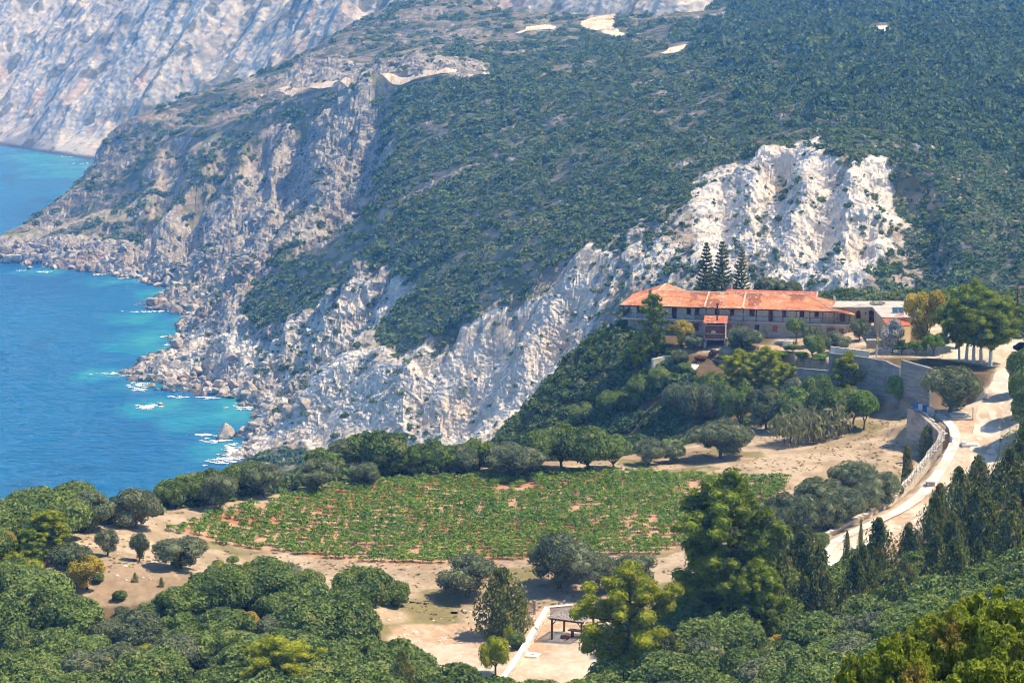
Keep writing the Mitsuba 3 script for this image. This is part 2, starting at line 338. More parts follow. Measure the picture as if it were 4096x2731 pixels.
yr = [560.0]
while yr[-1] < 2280:
    yr.append(yr[-1] + np.clip(yr[-1] / 680, .9, 3.2) * (.9 if yr[-1] < 900 else 1.05))
yr = np.array(yr)
s = np.linspace(-1.12, 1.12, 760)
GX, GY = s[None, :] * yr[:, None] * .2275 * (1 + 0 * s[None, :]), np.repeat(yr[:, None], len(s), 1)
GZ = hill.at(GX, GY)
grock, gwhite = hill.at(GX, GY, hill.rock), hill.at(GX, GY, hill.white)
GZ = GZ + grock * (fb(GX, GY, 5.5, 51, 3) - .5) * 3.2 + (fb(GX, GY, 4, 52, 2) - .5) * .5
V = np.stack([GX, GY, GZ], -1)
# push crags sideways so that faces overhang and break up
N = np.cross(np.gradient(V, axis=1), np.gradient(V, axis=0))
N /= np.linalg.norm(N, axis=-1, keepdims=True) + 1e-9
on = grock > .15


def blocks(p, seed):
    """A random number per joint block: broken rock rather than waves."""
    i = np.floor(p)
    best, out = np.full(len(p), 9.0), np.zeros(len(p))
    for a in np.ndindex(3, 3, 3):
        c = i + np.array(a) - 1
        h = [np.modf(np.abs(np.sin(c @ np.array(q) + seed) * 43758.5))[0] for q in ((12.99, 78.23, 37.7), (39.35, 11.14, 83.16), (73.16, 52.24, 9.15), (26.65, 61.8, 45.3))]
        dd = ((c + np.stack(h[:3], -1) - p) ** 2).sum(-1)
        near_ = dd < best
        best, out = np.where(near_, dd, best), np.where(near_, h[3], out)
    return out


q = V[on]
d = np.zeros(GX.shape)
d[on] = 1.0 * (blocks(q / [7.5, 7.5, 6.0] + .15 * meshkit.noise(q / 3, 4)[:, None], 1) - .5) + .75 * (blocks(q / [3.3, 3.3, 2.4], 2) - .5) + .8 * (meshkit.fbm(q / 6, 3, 29) - .5)
V = V + N * (grock * d * (2.6 - 1.7 * gwhite))[..., None]
V = V.reshape(-1, 3)
F = grid_faces(*GX.shape)
F = F[(V[F, 2].max(1) > -6)]


def hill_col(p, n, uv):
    rock, white = uv.x, uv.y
    big = fbm(p.x * .03, p.y * .03, p.z * .03, 3)
    mid = fbm(p.x * .16 + 5, p.y * .16, p.z * .2, 3)
    fine = noise(p.x * 1.1, p.y * 1.1, p.z * 1.3)
    grit = noise(p.x * 2.4, p.y * 2.4, p.z * 2.4)
    soil = mix(mix((.42, .345, .27), (.42, .37, .30), big), (.20, .225, .135), smoothstep(.36, .58, mid))
    grey = mix((.20, .20, .195), (.50, .485, .46), smoothstep(.25, .7, .6 * mid + .4 * fine))
    grey = mix(grey, (.42, .27, .19), smoothstep(.60, .72, big) * .35)
    pale = mix((.50, .48, .445), (.79, .76, .72), smoothstep(.2, .62, .55 * mid + .45 * fine))
    pale = mix(pale, (.62, .49, .37), smoothstep(.61, .72, fbm(p.x * .06, p.y * .06, p.z * .05 + 9, 3)) * .5)
    tide = smoothstep(2.6, .6, p.z + 1.6 * fine)
    stone = mix(grey, pale, smoothstep(.25, .6, white + .35 * (mid - .5)))
    stone = mix(stone, (.13, .115, .10), tide * .85)
    stone = mix(stone, (.30, .285, .265), smoothstep(.60, .78, .55 * grit + .45 * fbm(p.x * .22, p.y * .22, p.z * .09, 3)) * (.55 - .25 * white))
    return mix(soil, stone, smoothstep(.35, .6, rock + .5 * (mid - .5)))


def rock_bump(p, n, uv):
    return uv.x * fbm(p.x * .9, p.y * .9, p.z * 1.1, 3)


scene['mat_hill'] = {'type': 'twosided', 'bsdf': {'type': 'bumpmap', 'scale': 1.3, 'arbitrary': mikit.proc(rock_bump, .12),
                     'bsdf': {'type': 'diffuse', 'reflectance': mikit.proc(hill_col)}}}
struct('hillside', (V, F), 'mat_hill', False, uv=np.stack([grock.ravel(), gwhite.ravel()], 1))

# ------------------------------------------------------------------ the far mountain
fa, fbp = sea_pt(-60, 572), sea_pt(430, 652)
ax = fbp - fa
ax[2] = 0
ax /= np.linalg.norm(ax)
inl = np.array([-ax[1], ax[0], 0])
inl = inl if inl[0] > 0 else -inl
uu, vv = np.linspace(-420, 1100, 560), np.concatenate([np.linspace(-30, 400, 370), np.linspace(404, 760, 50)])
UU, VV = np.meshgrid(uu, vv)
wob = 46 * (fb(UU, VV * .3, 150, 61, 3) - .5) + 20 * (fb(UU, VV * .4, 50, 62, 3) - .5)
h = np.clip(VV + wob * sstep(-30, 60, VV), -40, None)
HZ = np.where(h > 0, h * (.82 + .25 * fb(UU, VV, 200, 63)), h)
skew = UU + .35 * VV
HZ = HZ + sstep(0, 40, h) * ((ridged(skew, VV * .30, 110, 64, 3) - .5) * 50 + (ridged(skew, VV * .4, 34, 65, 3) - .5) * 13 + (ridged(skew, VV * .6, 13, 67, 2) - .5) * 5 + (fb(UU, VV, 7, 66, 3) - .5) * 6)
MV = fa[None, None] * [1, 1, 0] + UU[..., None] * ax + VV[..., None] * inl + HZ[..., None] * np.array([0, 0, 1.0])
MV = MV.reshape(-1, 3)
MF = grid_faces(*UU.shape)


def mount_col(p, n, uv):
    big = fbm(p.x * .012, p.y * .012, p.z * .02, 3)
    mid = fbm(p.x * .09, p.y * .09, p.z * .09, 3)
    c = mix((.36, .36, .36), (.66, .65, .64), smoothstep(.3, .62, .5 * mid + .5 * big))
    c = mix(c, (.30, .30, .30), smoothstep(.52, .75, fbm(p.x * .3, p.y * .3, p.z * .22, 3)) * .6)
    c = mix(c, (.54, .40, .33), smoothstep(.63, .70, fbm(p.x * .03 + 4, p.y * .03, p.z * .02, 3)) * .55)
    c = mix(c, (.09, .11, .07), smoothstep(.57, .64, fbm(p.x * .06, p.y * .06 + 7, p.z * .03, 4)) * .7)
    return mix(c, (.15, .14, .13), smoothstep(4, 1, p.z))


scene['mat_mountain'] = {'type': 'twosided', 'bsdf': {'type': 'bumpmap', 'scale': 1.6, 'arbitrary': mikit.proc(lambda p, n, uv: fbm(p.x * .25, p.y * .25, p.z * .3, 3), .5),
                         'bsdf': {'type': 'diffuse', 'reflectance': mikit.proc(mount_col)}}}
struct('far_mountain', (MV, MF), 'mat_mountain', False)

# ------------------------------------------------------------------ the sea
xs = np.array([-9000, -3000, -1500, -800, -500, -250, -100, 0, 300, 9000.0])
ys = np.array([-2000, 0, 300, 500, 700, 900, 1200, 1600, 2200, 3500, 9500.0])
SX, SY = np.meshgrid(xs, ys)
SV = np.stack([SX.ravel(), SY.ravel(), 0 * SX.ravel()], 1)
_shoal = [(p[0], p[1], r) for p, r in ((sea_pt(880, 1660), 34), (sea_pt(760, 1690), 22), (sea_pt(900, 1790), 26), (sea_pt(600, 1520), 30), (sea_pt(420, 1495), 26), (sea_pt(620, 1350), 40), (sea_pt(740, 1290), 30), (sea_pt(690, 1400), 30),
          (sea_pt(640, 1625), 22), (sea_pt(760, 1195), 26), (sea_pt(640, 1175), 24), (sea_pt(200, 1085), 24), (sea_pt(340, 615), 120), (sea_pt(410, 670), 110), (sea_pt(180, 590), 90), (sea_pt(960, 1610), 30), (sea_pt(550, 1270), 26), (sea_pt(480, 1125), 30))]


def sea_col(p, n, uv):
    w = mi.Float(0)
    for x, y, r in _shoal:
        w = dr.maximum(w, 1 - dr.sqrt(dr.square(p.x - x) + dr.square((p.y - y) * .62)) / r)
    a = fbm(p.x * .03, p.y * .014, 0, 4)
    b = fbm(p.x * .09 + 3, p.y * .04, 0, 3)
    t = smoothstep(.38, .95, w + 1.15 * (a - .5) + .5 * (b - .5) + .12)
    deep = mix((.001, .085, .25), (.001, .115, .295), smoothstep(.35, .65, fbm(p.x * .008, p.y * .004, 3, 3)))
    c = mix(deep, (.006, .20, .33), t)
    c = mix(c, (.03, .29, .35), smoothstep(.66, 1.05, w + .8 * (b - .5)) * .7)
    c = c * (.82 + .36 * fbm(p.x * .16, p.y * .42, 0, 3))  # ripples of sky reflection painted into the water colour as light and dark
    return mix(c, (.006, .055, .15), smoothstep(.66, .74, fbm(p.x * .03 + 9, p.y * .012, 1, 4)) * .35)


def sea_wave(p, n, uv):
    return fbm(p.x * .09 + .02 * p.y, p.y * .20, 0, 4) + .30 * fbm(p.x * .45, p.y * .8, 4, 3)


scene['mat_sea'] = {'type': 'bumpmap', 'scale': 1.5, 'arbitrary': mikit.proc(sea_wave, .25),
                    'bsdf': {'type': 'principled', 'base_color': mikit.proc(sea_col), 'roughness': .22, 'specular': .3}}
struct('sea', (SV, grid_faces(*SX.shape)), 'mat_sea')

# ------------------------------------------------------------------ the air between
scene['haze'] = {'type': 'cube', 'to_world': T().translate([0, 2400, 175]).scale([2600, 2900, 205]),
                 'bsdf': {'type': 'null'}, 'interior': {'type': 'ref', 'id': 'sea_air'}}
labels['haze'] = {'kind': 'stuff', 'label': 'pale blue summer haze over the cove'}
# ------------------------------------------------------------------ the near ground: field, terraces, road
def flat(u, v, z):
    """World point at height z on the sight line through (u, v)."""
    return sea_pt(u, v, z)


# wall lines (foot points seen in the photograph, turned into places)
TA, TB, TD = flat(3320, 1416, 91.0), flat(3456, 1427, 91.0), flat(3731, 1480, 91.0)
FIELD_WALL = [flat(3655, 1636, 87.6), flat(3700, 1655, 87.3), flat(3745, 1695, 86.8), flat(3787, 1738, 86.2), flat(3776, 1770, 85.6), flat(3735, 1820, 84.8), flat(3690, 1880, 83.9), flat(3648, 1928, 83.2),
              flat(3590, 1985, 82.5), flat(3500, 2045, 82.0), flat(3390, 2105, 81.5), flat(3280, 2160, 81.2), flat(3150, 2235, 80.9)]
FW = np.array(FIELD_WALL)
field_poly = Polygon(np.vstack([FW[:, :2], [[14, 240], [-40, 240], [-60, 262], [-45, 292], [0, 312], [40, 352], [52, 352]], [FW[0, :2] + [-2, 5]]])).buffer(0)
terrace_poly = Polygon([TA[:2], TB[:2], TD[:2], (78, 345), (88, 352), (110, 372), (110, 440), (25, 440), (20, 402), (30, 388), (44, 378), (50, 366)]).buffer(0)


def zfield(x, y):
    return 80.0 + .021 * (y - 270) + .016 * x


X, Y = near.X, near.Y
wf = gaussian_filter(inside(field_poly, X, Y).astype(float), 1.0)
inner = gaussian_filter(inside(field_poly.buffer(-14), X, Y).astype(float), 5)
near_wall = inside(Polygon(LineString(FW[:, :2]).buffer(9)), X, Y) & inside(field_poly, X, Y)
near.z = np.where(near_wall, np.minimum(near.z, zfield(X, Y)), near.z)
near.z = near.z * (1 - .8 * inner) + zfield(X, Y) * .8 * inner
fl = LineString(FW[:, :2])
up = inside(fl.buffer(9), X, Y) & ~inside(field_poly, X, Y) & (Y < FW[0, 1] + 2)
fs_ = np.concatenate([[0], np.cumsum(np.linalg.norm(np.diff(FW[:, :2], axis=0), axis=1))])
ii = np.nonzero(up)
pp_ = shapely.points(X[ii], Y[ii])
dist = shapely.distance(fl, pp_)
pz_ = np.interp(shapely.line_locate_point(fl, pp_), fs_, gaussian_filter(FW[:, 2], .8, mode='nearest')) - .3
wgt = 1 - sstep(5.0, 9.0, dist)
near.z[ii] = near.z[ii] * (1 - wgt) + pz_ * wgt
# the outside of the terrace wall stays down, the terrace stays up
tz = 88.9 + 1.5 * sstep(46, 62, X)
wt = inside(terrace_poly, X, Y)
near.z = np.where(wt, tz * .85 + .15 * np.clip(near.z, 87, 92), near.z)
skirt = inside(Polygon(LineString([TA[:2], TB[:2], TD[:2]]).buffer(10)), X, Y) & ~wt & (X < 72)
near.z = np.where(skirt, np.minimum(near.z, 84.6), near.z)
near.z = near.z + (fb(X, Y, 9, 71, 4) - .5) * .5 * (1 - .8 * wt) + .0

VINE = Polygon([hit(u, v, near)[:2] for u, v in [(680, 2125), (830, 2060), (1250, 1965), (1500, 1925), (2000, 1895), (2500, 1885), (2900, 1915), (3160, 1905), (3100, 1990), (2980, 2080), (2780, 2160), (2640, 2215), (2500, 2220), (2200, 2225), (2000, 2240), (1750, 2262), (1500, 2255), (1200, 2215), (900, 2175)]]).buffer(0)
ROAD_AREA = Polygon([hit(u, v, near)[:2] for u, v in [(3150, 2260), (3350, 2160), (3560, 2040), (3700, 1930), (3790, 1830), (3830, 1740), (3800, 1700), (3720, 1640), (3800, 1600), (3950, 1560), (3990, 1470), (3800, 1440), (3600, 1420), (3480, 1405), (3700, 1380), (4096, 1370), (4180, 1480), (4110, 1600), (4120, 1900), (3900, 2050), (3600, 2260), (3300, 2330)]]).buffer(0)
YARD = Polygon([hit(u, v, near)[:2] for u, v in [(1530, 2540), (1600, 2490), (1950, 2480), (2160, 2420), (2480, 2420), (2560, 2560), (2400, 2720), (2000, 2740), (1800, 2700), (1560, 2590)]]).buffer(0)
GARDEN = Polygon([hit(u, v, near)[:2] for u, v in [(2600, 1400), (2900, 1380), (3330, 1370), (3330, 1480), (3000, 1450), (2660, 1430)]]).buffer(0)
OPEN = Polygon([hit(u, v, near)[:2] for u, v in [(260, 2180), (420, 2080), (700, 2020), (1100, 1985), (1500, 1925), (2100, 1870), (2450, 1850), (2900, 1770), (3300, 1700), (3640, 1650), (3660, 1900), (3300, 2090), (2980, 2240), (2700, 2420), (2300, 2480), (1660, 2480), (1640, 2400), (1560, 2310), (1400, 2290), (1290, 2370), (1200, 2270), (1050, 2225), (860, 2245), (560, 2270), (470, 2310), (330, 2300), (300, 2200)]]).buffer(0)
near.pale = np.maximum(gaussian_filter(inside(ROAD_AREA, X, Y).astype(float), 1.2), .85 * gaussian_filter(inside(YARD, X, Y).astype(float), 1.2))
near.pale = np.maximum(near.pale, .45 * ((Y > 362) & (X > 45)))
near.pale = np.maximum(near.pale, .7 * gaussian_filter(inside(GARDEN, X, Y).astype(float), 1.0))
near.red = gaussian_filter(inside(VINE, X, Y).astype(float), 1.5) - gaussian_filter((~(inside(OPEN.buffer(7).union(ROAD_AREA).union(YARD).union(GARDEN), X, Y) | ((Y > 362) & (X > 45)))).astype(float), 2.0)

# mesh: closer rows where the camera is near
nyr = np.concatenate([np.arange(-28, 190, 1.5), np.arange(190, 420, .8), np.arange(420, 472, 1.6)])
nxc = np.concatenate([np.arange(-168, -95, 2.0), np.arange(-95, 105, .8), np.arange(105, 169, 2.0)])
AX, AY = np.meshgrid(nxc, nyr)
AZ = near.at(AX, AY) + (fb(AX, AY, 2.2, 72, 2) - .5) * .12
NV, NF = np.stack([AX, AY, AZ], -1).reshape(-1, 3), grid_faces(*AX.shape)
NF = NF[NV[NF, 2].max(1) > -5]


def ground_col(p, n, uv):
    big = fbm(p.x * .045, p.y * .045, 0, 3)
    mid = fbm(p.x * .3, p.y * .3, 2, 3)
    fine = noise(p.x * 2.3, p.y * 1.7, p.z * .5)
    straw = mix((.37, .295, .205), (.51, .42, .31), smoothstep(.3, .7, mid))
    straw = mix(straw, (.30, .215, .14), smoothstep(.56, .66, big) * .6)
    straw = mix(straw, (.20, .19, .075), smoothstep(.60, .70, fbm(p.x * .11 + 7, p.y * .11, 1, 3)) * .75)
    dirt = mix((.53, .45, .35), (.69, .61, .51), smoothstep(.3, .65, .5 * big + .5 * mid))
    dirt = mix(dirt, (.50, .33, .21), smoothstep(.58, .68, fbm(p.x * .09, p.y * .09 + 3, 4, 3)) * .7)
    dirt = mix(dirt, (.74, .66, .55), smoothstep(.56, .70, fbm(p.x * 1.1, p.y * .9, 0, 3)) * .35)
    red = mix((.43, .215, .125), (.52, .34, .23), smoothstep(.40, .62, fbm(p.x * .12 + 1, p.y * .12, 6, 3)))
    litter = mix((.11, .085, .05), (.20, .15, .085), mid)
    c = mix(straw, dirt, smoothstep(.3, .6, uv.x + .3 * (mid - .5)))
    c = mix(c, red, smoothstep(.3, .7, uv.y + .4 * (mid - .5)))
    c = mix(c, litter, smoothstep(.3, .7, -uv.y + .4 * (mid - .5)))
    c = c * (.86 + .28 * fine)
    stone = smoothstep(.5, .62, fbm(p.x * .25, p.y * .25, p.z * .25, 3)) * smoothstep(78, 66, p.z)
    return mix(c, (.34, .31, .27), stone)


scene['mat_ground'] = {'type': 'twosided', 'bsdf': {'type': 'bumpmap', 'scale': .14, 'arbitrary': mikit.proc(lambda p, n, uv: fbm(p.x * 1.7, p.y * 1.7, 0, 3), .06),
                       'bsdf': {'type': 'diffuse', 'reflectance': mikit.proc(ground_col)}}}
struct('ground', (NV, NF), 'mat_ground', True, uv=np.stack([near.at(AX, AY, near.pale).ravel(), near.at(AX, AY, near.red).ravel()], 1))


# ------------------------------------------------------------------ roads and paths laid over the ground
def draped(center, width, lift=.06, field=near, step=1.2, wobble=.25, nacross=5, seed=1):
    c = dense(np.asarray(center, float)[:, :2], step)
    c = np.stack([gaussian_filter(c[:, k], 2.0, mode='nearest') for k in (0, 1)], 1)
    t = np.gradient(c, axis=0)
    t /= np.linalg.norm(t, axis=1, keepdims=True) + 1e-9
    nrm = np.stack([-t[:, 1], t[:, 0]], 1)
    w = np.interp(np.linspace(0, 1, len(c)), np.linspace(0, 1, len(np.atleast_1d(width))), np.atleast_1d(width)) if np.ndim(width) else np.full(len(c), width)
    s = np.linspace(-.5, .5, nacross)
    off = s[None] * w[:, None]
    off[:, 0] += (fb(c[:, 0], c[:, 1], 3, seed) - .5) * wobble * 2
    off[:, -1] += (fb(c[:, 0], c[:, 1], 3, seed + 5) - .5) * wobble * 2
    pts = c[:, None] + nrm[:, None] * off[..., None]
    z = field.at(pts[..., 0], pts[..., 1]) + lift
    v = np.concatenate([pts, z[..., None]], -1).reshape(-1, 3)
    f = grid_faces(len(c), nacross)
    if np.cross(v[f[0, 1]] - v[f[0, 0]], v[f[0, 2]] - v[f[0, 0]])[2] < 0:
        f = f[:, ::-1]
    return v, f


scene['mat_road'] = {'type': 'twosided', 'bsdf': {'type': 'diffuse', 'reflectance': mikit.proc(lambda p, n, uv: mix(mix((.58, .46, .34), (.76, .68, .57), smoothstep(.3, .62, fbm(p.x * .35, p.y * .16, 0, 3))), (.84, .79, .72), smoothstep(.5, .75, noise(p.x * 1.6, p.y * .5, 0)) * .7))}}
struct('dirt_road', draped([hit(u, v, near) for u, v in [(3200, 2300), (3420, 2205), (3640, 2090), (3830, 1960), (3930, 1850), (3945, 1740), (3960, 1640), (3995, 1550), (4045, 1480), (4120, 1425), (4200, 1400)]], [3.0, 3.2, 3.6, 4.0, 3.8, 3.6, 3.6], .10), 'mat_road', True)
scene['mat_paving'] = {'type': 'twosided', 'bsdf': {'type': 'bumpmap', 'scale': .12, 'arbitrary': mikit.proc(lambda p, n, uv: voronoi(p.x * 1.6, p.y * 1.6)[0], .05),
                       'bsdf': {'type': 'diffuse', 'reflectance': mikit.proc(lambda p, n, uv: mix((.62, .58, .50), (.84, .82, .77), smoothstep(.25, .6, fbm(p.x * .8, p.y * .8, 0, 3))))}}}
struct('white_path', draped([hit(u, v, near) for u, v in [(3110, 2300), (3200, 2240), (3330, 2170), (3480, 2100), (3610, 2040), (3700, 1970), (3765, 1880), (3810, 1800), (3828, 1745), (3805, 1700), (3770, 1670), (3740, 1650)]], [1.4, 1.5, 1.5, 1.6, 1.6, 1.6, 1.4, 1.3], .16, wobble=.3), 'mat_paving', True)
# tracks on the far hillside
for name, pts, w in (('hill_road', [(1060, 375), (1150, 357), (1270, 343), (1400, 330), (1560, 316), (1700, 300), (1800, 292), (1880, 292), (1960, 302)], [7, 7, 7, 6, 5, 5, 5]),
                     ('hill_road', [(2475, 38), (2425, 62), (2385, 90), (2400, 118), (2450, 135), (2490, 146), (2560, 140)], [18, 18, 20, 22, 15, 9, 5]),
                     ('hill_road', [(2060, 140), (2140, 122), (2210, 105)], [4, 18, 6]),
                     ('hill_road', [(2650, 222), (2700, 208), (2750, 180)], [9, 8, 6]),
                     ('hill_road', [(3245, 40), (3265, 20), (3280, -10)], [14, 15, 15]),
                     ('hill_road', [(3500, 155), (3520, 130), (3525, 105)], [16, 16, 14]),
                     ('hill_road', [(3030, 280), (3120, 282), (3200, 283)], [5, 8, 5])):
    struct(name, draped([hit(u, v, hill) for u, v in pts], w, .45, hill, 2.0, .6, 7), 'mat_road', True)
# ------------------------------------------------------------------ plants: one set of parts per kind, then placed one by one
def leafmat(name, dark, light, alt=None, trans=.45, f=2.4):
    def col(p, n, uv):
        big = noise(p.x * .23 + 3, p.y * .23, p.z * .08)
        t = .34 * big + .26 * noise(p.x * f, p.y * f, p.z * f) + .40 * uv.x
        c = mix(dark, light, smoothstep(.16, .80, t))
        if alt is not None:
            c = mix(c, alt, smoothstep(.66, .80, noise(p.x * .9 + 11, p.y * .9, p.z * .9)) * .7)
        return c
    scene[name] = {'type': 'principledthin', 'base_color': mikit.proc(col), 'roughness': .55, 'diff_trans': trans, 'eta': 1.4}


leafmat('leaf_oak', (0.070, 0.128, 0.034), (0.315, 0.425, 0.125), (0.350, 0.390, 0.140))
leafmat('leaf_olive', (0.091, 0.134, 0.070), (0.304, 0.354, 0.202), (0.362, 0.378, 0.213))
leafmat('leaf_pine', (0.090, 0.160, 0.018), (0.370, 0.460, 0.060), (0.285, 0.317, 0.056), .6)
leafmat('leaf_bright', (0.168, 0.232, 0.013), (0.595, 0.634, 0.062), (0.440, 0.415, 0.067), .75)
leafmat('leaf_cypress', (0.075, 0.115, 0.032), (0.340, 0.390, 0.120), (0.400, 0.330, 0.140))
leafmat('leaf_vine', (0.071, 0.183, 0.025), (0.336, 0.512, 0.095), (0.388, 0.390, 0.112), .65)
leafmat('leaf_yellow', (.26, .24, .03), (.80, .64, .11), (.28, .34, .06), .6)
leafmat('leaf_scrub', (0.030, 0.082, 0.034), (0.200, 0.290, 0.110), (0.270, 0.300, 0.140), f=.8)
leafmat('leaf_rust', (0.129, 0.067, 0.034), (0.310, 0.183, 0.079))
leafmat('leaf_reed', (.17, .21, .08), (.42, .44, .22), None)
leafmat('leaf_white', (.08, .13, .06), (.82, .78, .76), None, .3)
leafmat('leaf_red', (.07, .10, .04), (.42, .06, .07), None, .3)
scene['mat_bark'] = {'type': 'twosided', 'bsdf': {'type': 'diffuse', 'reflectance': mikit.proc(lambda p, n, uv: mix((.10, .075, .055), (.24, .20, .165), noise(p.x * 5, p.y * 5, p.z * 1.5)))}}
scene['mat_limewash'] = {'type': 'twosided', 'bsdf': {'type': 'diffuse', 'reflectance': mikit.proc(lambda p, n, uv: mix((.72, .73, .74), (.84, .84, .83), noise(p.x * 4, p.y * 4, p.z * 4)))}}
scene['mat_deadwood'] = {'type': 'twosided', 'bsdf': {'type': 'diffuse', 'reflectance': mikit.proc(lambda p, n, uv: mix((.30, .27, .24), (.52, .49, .46), noise(p.x * 6, p.y * 6, p.z * 6)))}}


def quads(c, nrm, size, asp, r, up=None):
    """One leaf spray (two triangles) at each centre c, facing about nrm."""
    n = len(c)
    nrm = nrm / (np.linalg.norm(nrm, axis=1, keepdims=True) + 1e-9)
    a = np.cross(nrm, r.standard_normal((n, 3)) if up is None else up)
    a /= np.linalg.norm(a, axis=1, keepdims=True) + 1e-9
    b = np.cross(nrm, a)
    s = size * (.6 + .8 * r.random((n, 1)))
    a, b = a * s * asp, b * s
    bend = nrm * s * .25
    v = np.stack([c - b * .5, c + a * .5 + bend, c + b * .5, c - a * .5 + bend], 1).reshape(-1, 3)
    i = np.arange(n)[:, None] * 4
    return v, np.vstack([i + [0, 1, 2], i + [0, 2, 3]])


def leafy(m, leaf, seed=0):
    """Foliage mesh with a random tint number per spray."""
    r = np.random.default_rng(len(m[0]) + seed)
    q = np.repeat(r.random(len(m[0]) // 4 + 1), 4)[:len(m[0])]
    return mikit.ply(m, leaf, False, uv=np.column_stack([q, 0 * q]))


def ball(n, r):
    d = r.standard_normal((n, 3))
    return d / np.linalg.norm(d, axis=1, keepdims=True)


_ico = trimesh.creation.icosphere(subdivisions=1)
ICO = (np.array(_ico.vertices), np.array(_ico.faces))


def lobes_cloud(lobes, per_area, size, asp, r, upbias=.35, flat=1.0, jitter=.55):
    """Leaf sprays over the outsides of many overlapping lobes (x, y, z, radius, squash)."""
    C_, N_ = [], []
    L_ = np.asarray(lobes, float)
    for x, y, z, rad, sq in L_:
        n = max(10, int(2.3 * per_area * rad * rad * 12.5))
        d = ball(n, r)
        p = np.array([x, y, z]) + d * [rad, rad, rad * sq] * (1 - .22 * r.random((n, 1)) ** 2)
        keep = np.ones(n, bool)
        for x2, y2, z2, r2, s2 in L_:
            if (x2, y2, z2) != (x, y, z):
                q = (p - [x2, y2, z2]) / [r2, r2, r2 * s2]
                keep &= (q * q).sum(1) > .55
        C_.append(p[keep])
        N_.append((d + jitter * r.standard_normal((n, 3)) + [0, 0, upbias])[keep])
    out = [quads(np.vstack(C_), np.vstack(N_), size, asp, r)]
    for x, y, z, rad, sq in L_:          # the shaded heart of each lobe
        out.append((ICO[0] * [rad * .74, rad * .74, rad * .74 * sq] * (1 + .12 * r.standard_normal((len(ICO[0]), 1))) + [x, y, z], ICO[1]))
    return join(*out)


def tube(pts, rad, k=6):
    p = np.asarray(pts, float)
    rad = np.broadcast_to(rad, len(p))
    t = np.gradient(p, axis=0)
    t /= np.linalg.norm(t, axis=1, keepdims=True) + 1e-9
    a = np.cross(t, np.where(np.abs(t[:, 2:]) < .9, [[0, 0, 1.0]], [[1.0, 0, 0]]))
    a /= np.linalg.norm(a, axis=1, keepdims=True) + 1e-9
    b = np.cross(t, a)
    an = np.arange(k) * 2 * math.pi / k
    v = p[:, None] + rad[:, None, None] * (np.cos(an)[None, :, None] * a[:, None] + np.sin(an)[None, :, None] * b[:, None])
    i, j = np.meshgrid(np.arange(len(p) - 1), np.arange(k), indexing='ij')
    q = np.stack([i * k + j, i * k + (j + 1) % k, (i + 1) * k + (j + 1) % k, (i + 1) * k + j], -1).reshape(-1, 4)
    v = v.reshape(-1, 3)
    f = np.vstack([q[:, [0, 1, 2]], q[:, [0, 2, 3]]])
    m = len(v)
    v = np.vstack([v, p[-1:]])
    top = np.array([[m - k + j, m - k + (j + 1) % k, m] for j in range(k)])
    return v, np.vstack([f, top])


def join(*ms):
    V_, F_, o = [], [], 0
    for v, f in ms:
        V_.append(np.asarray(v, float))
        F_.append(np.asarray(f) + o)
        o += len(v)
    return np.vstack(V_), np.vstack(F_)


def limbs(r, h, spread, n, r0, top):
    """A bent trunk that forks into limbs."""
    base = np.array([[0, 0, -.5], [0, 0, 0], [.05 * h * r.standard_normal(), .05 * h * r.standard_normal(), h * .45], [0.08 * h * r.standard_normal(), .08 * h * r.standard_normal(), h]])
    out = [tube(base, [r0 * 1.25, r0 * 1.1, r0 * .85, r0 * .7])]
    for k in range(n):
        a = 2 * math.pi * (k + r.random() * .7) / n
        e = np.array([math.cos(a) * spread * (.6 + .4 * r.random()), math.sin(a) * spread * (.6 + .4 * r.random()), top * (.7 + .3 * r.random())])
        m = base[-1] * .5 + e * .5 + [0, 0, -.08 * top]
        out.append(tube([base[-1] - [0, 0, .1], m, e], [r0 * .55, r0 * .38, r0 * .12], 5))
    return join(*out)


KIND = {}


def kind(name, H, R, trunk, crown, leaf, bark='mat_bark', more=None):
    parts = {'trunk': mikit.ply(trunk, bark, True)} if trunk is not None else {}
    parts['crown'] = leafy(crown, leaf)
    parts.update(more or {})
    KIND[name] = (H, R, parts)


def round_tree(name, H, R, leaf, nl, size, asp, seed, dens=5.2, low=.12, upb=.35, sq=.85, trunk=True, lob=(.30, .46), bark='mat_bark', rag=.0):
    r = np.random.default_rng(seed)
    lobes = []
    for k in range(nl):
        d = ball(1, r)[0]
        d[2] = abs(d[2]) if k % 4 else d[2]
        rr = R * r.uniform(*lob)
        q = np.array([d[0] * (R - rr * .75), d[1] * (R - rr * .75), 0])
        zc = H * (low + .5 * (1 - low)) + d[2] * (H * (1 - low) * .5 - rr * sq * .75)
        q = q * (1 + rag * r.standard_normal())
        lobes.append((q[0], q[1], max(zc, rr * .5 + H * low * .6), rr, sq))
    lobes.append((0, 0, H * .55, R * .5, .8))
    kind(name, H, R, limbs(r, H * max(low, .1) + .5, R * .6, 5, R * .055 + .04, H * .7) if trunk else None, lobes_cloud(lobes, dens, size, asp, r, upb), leaf, bark)


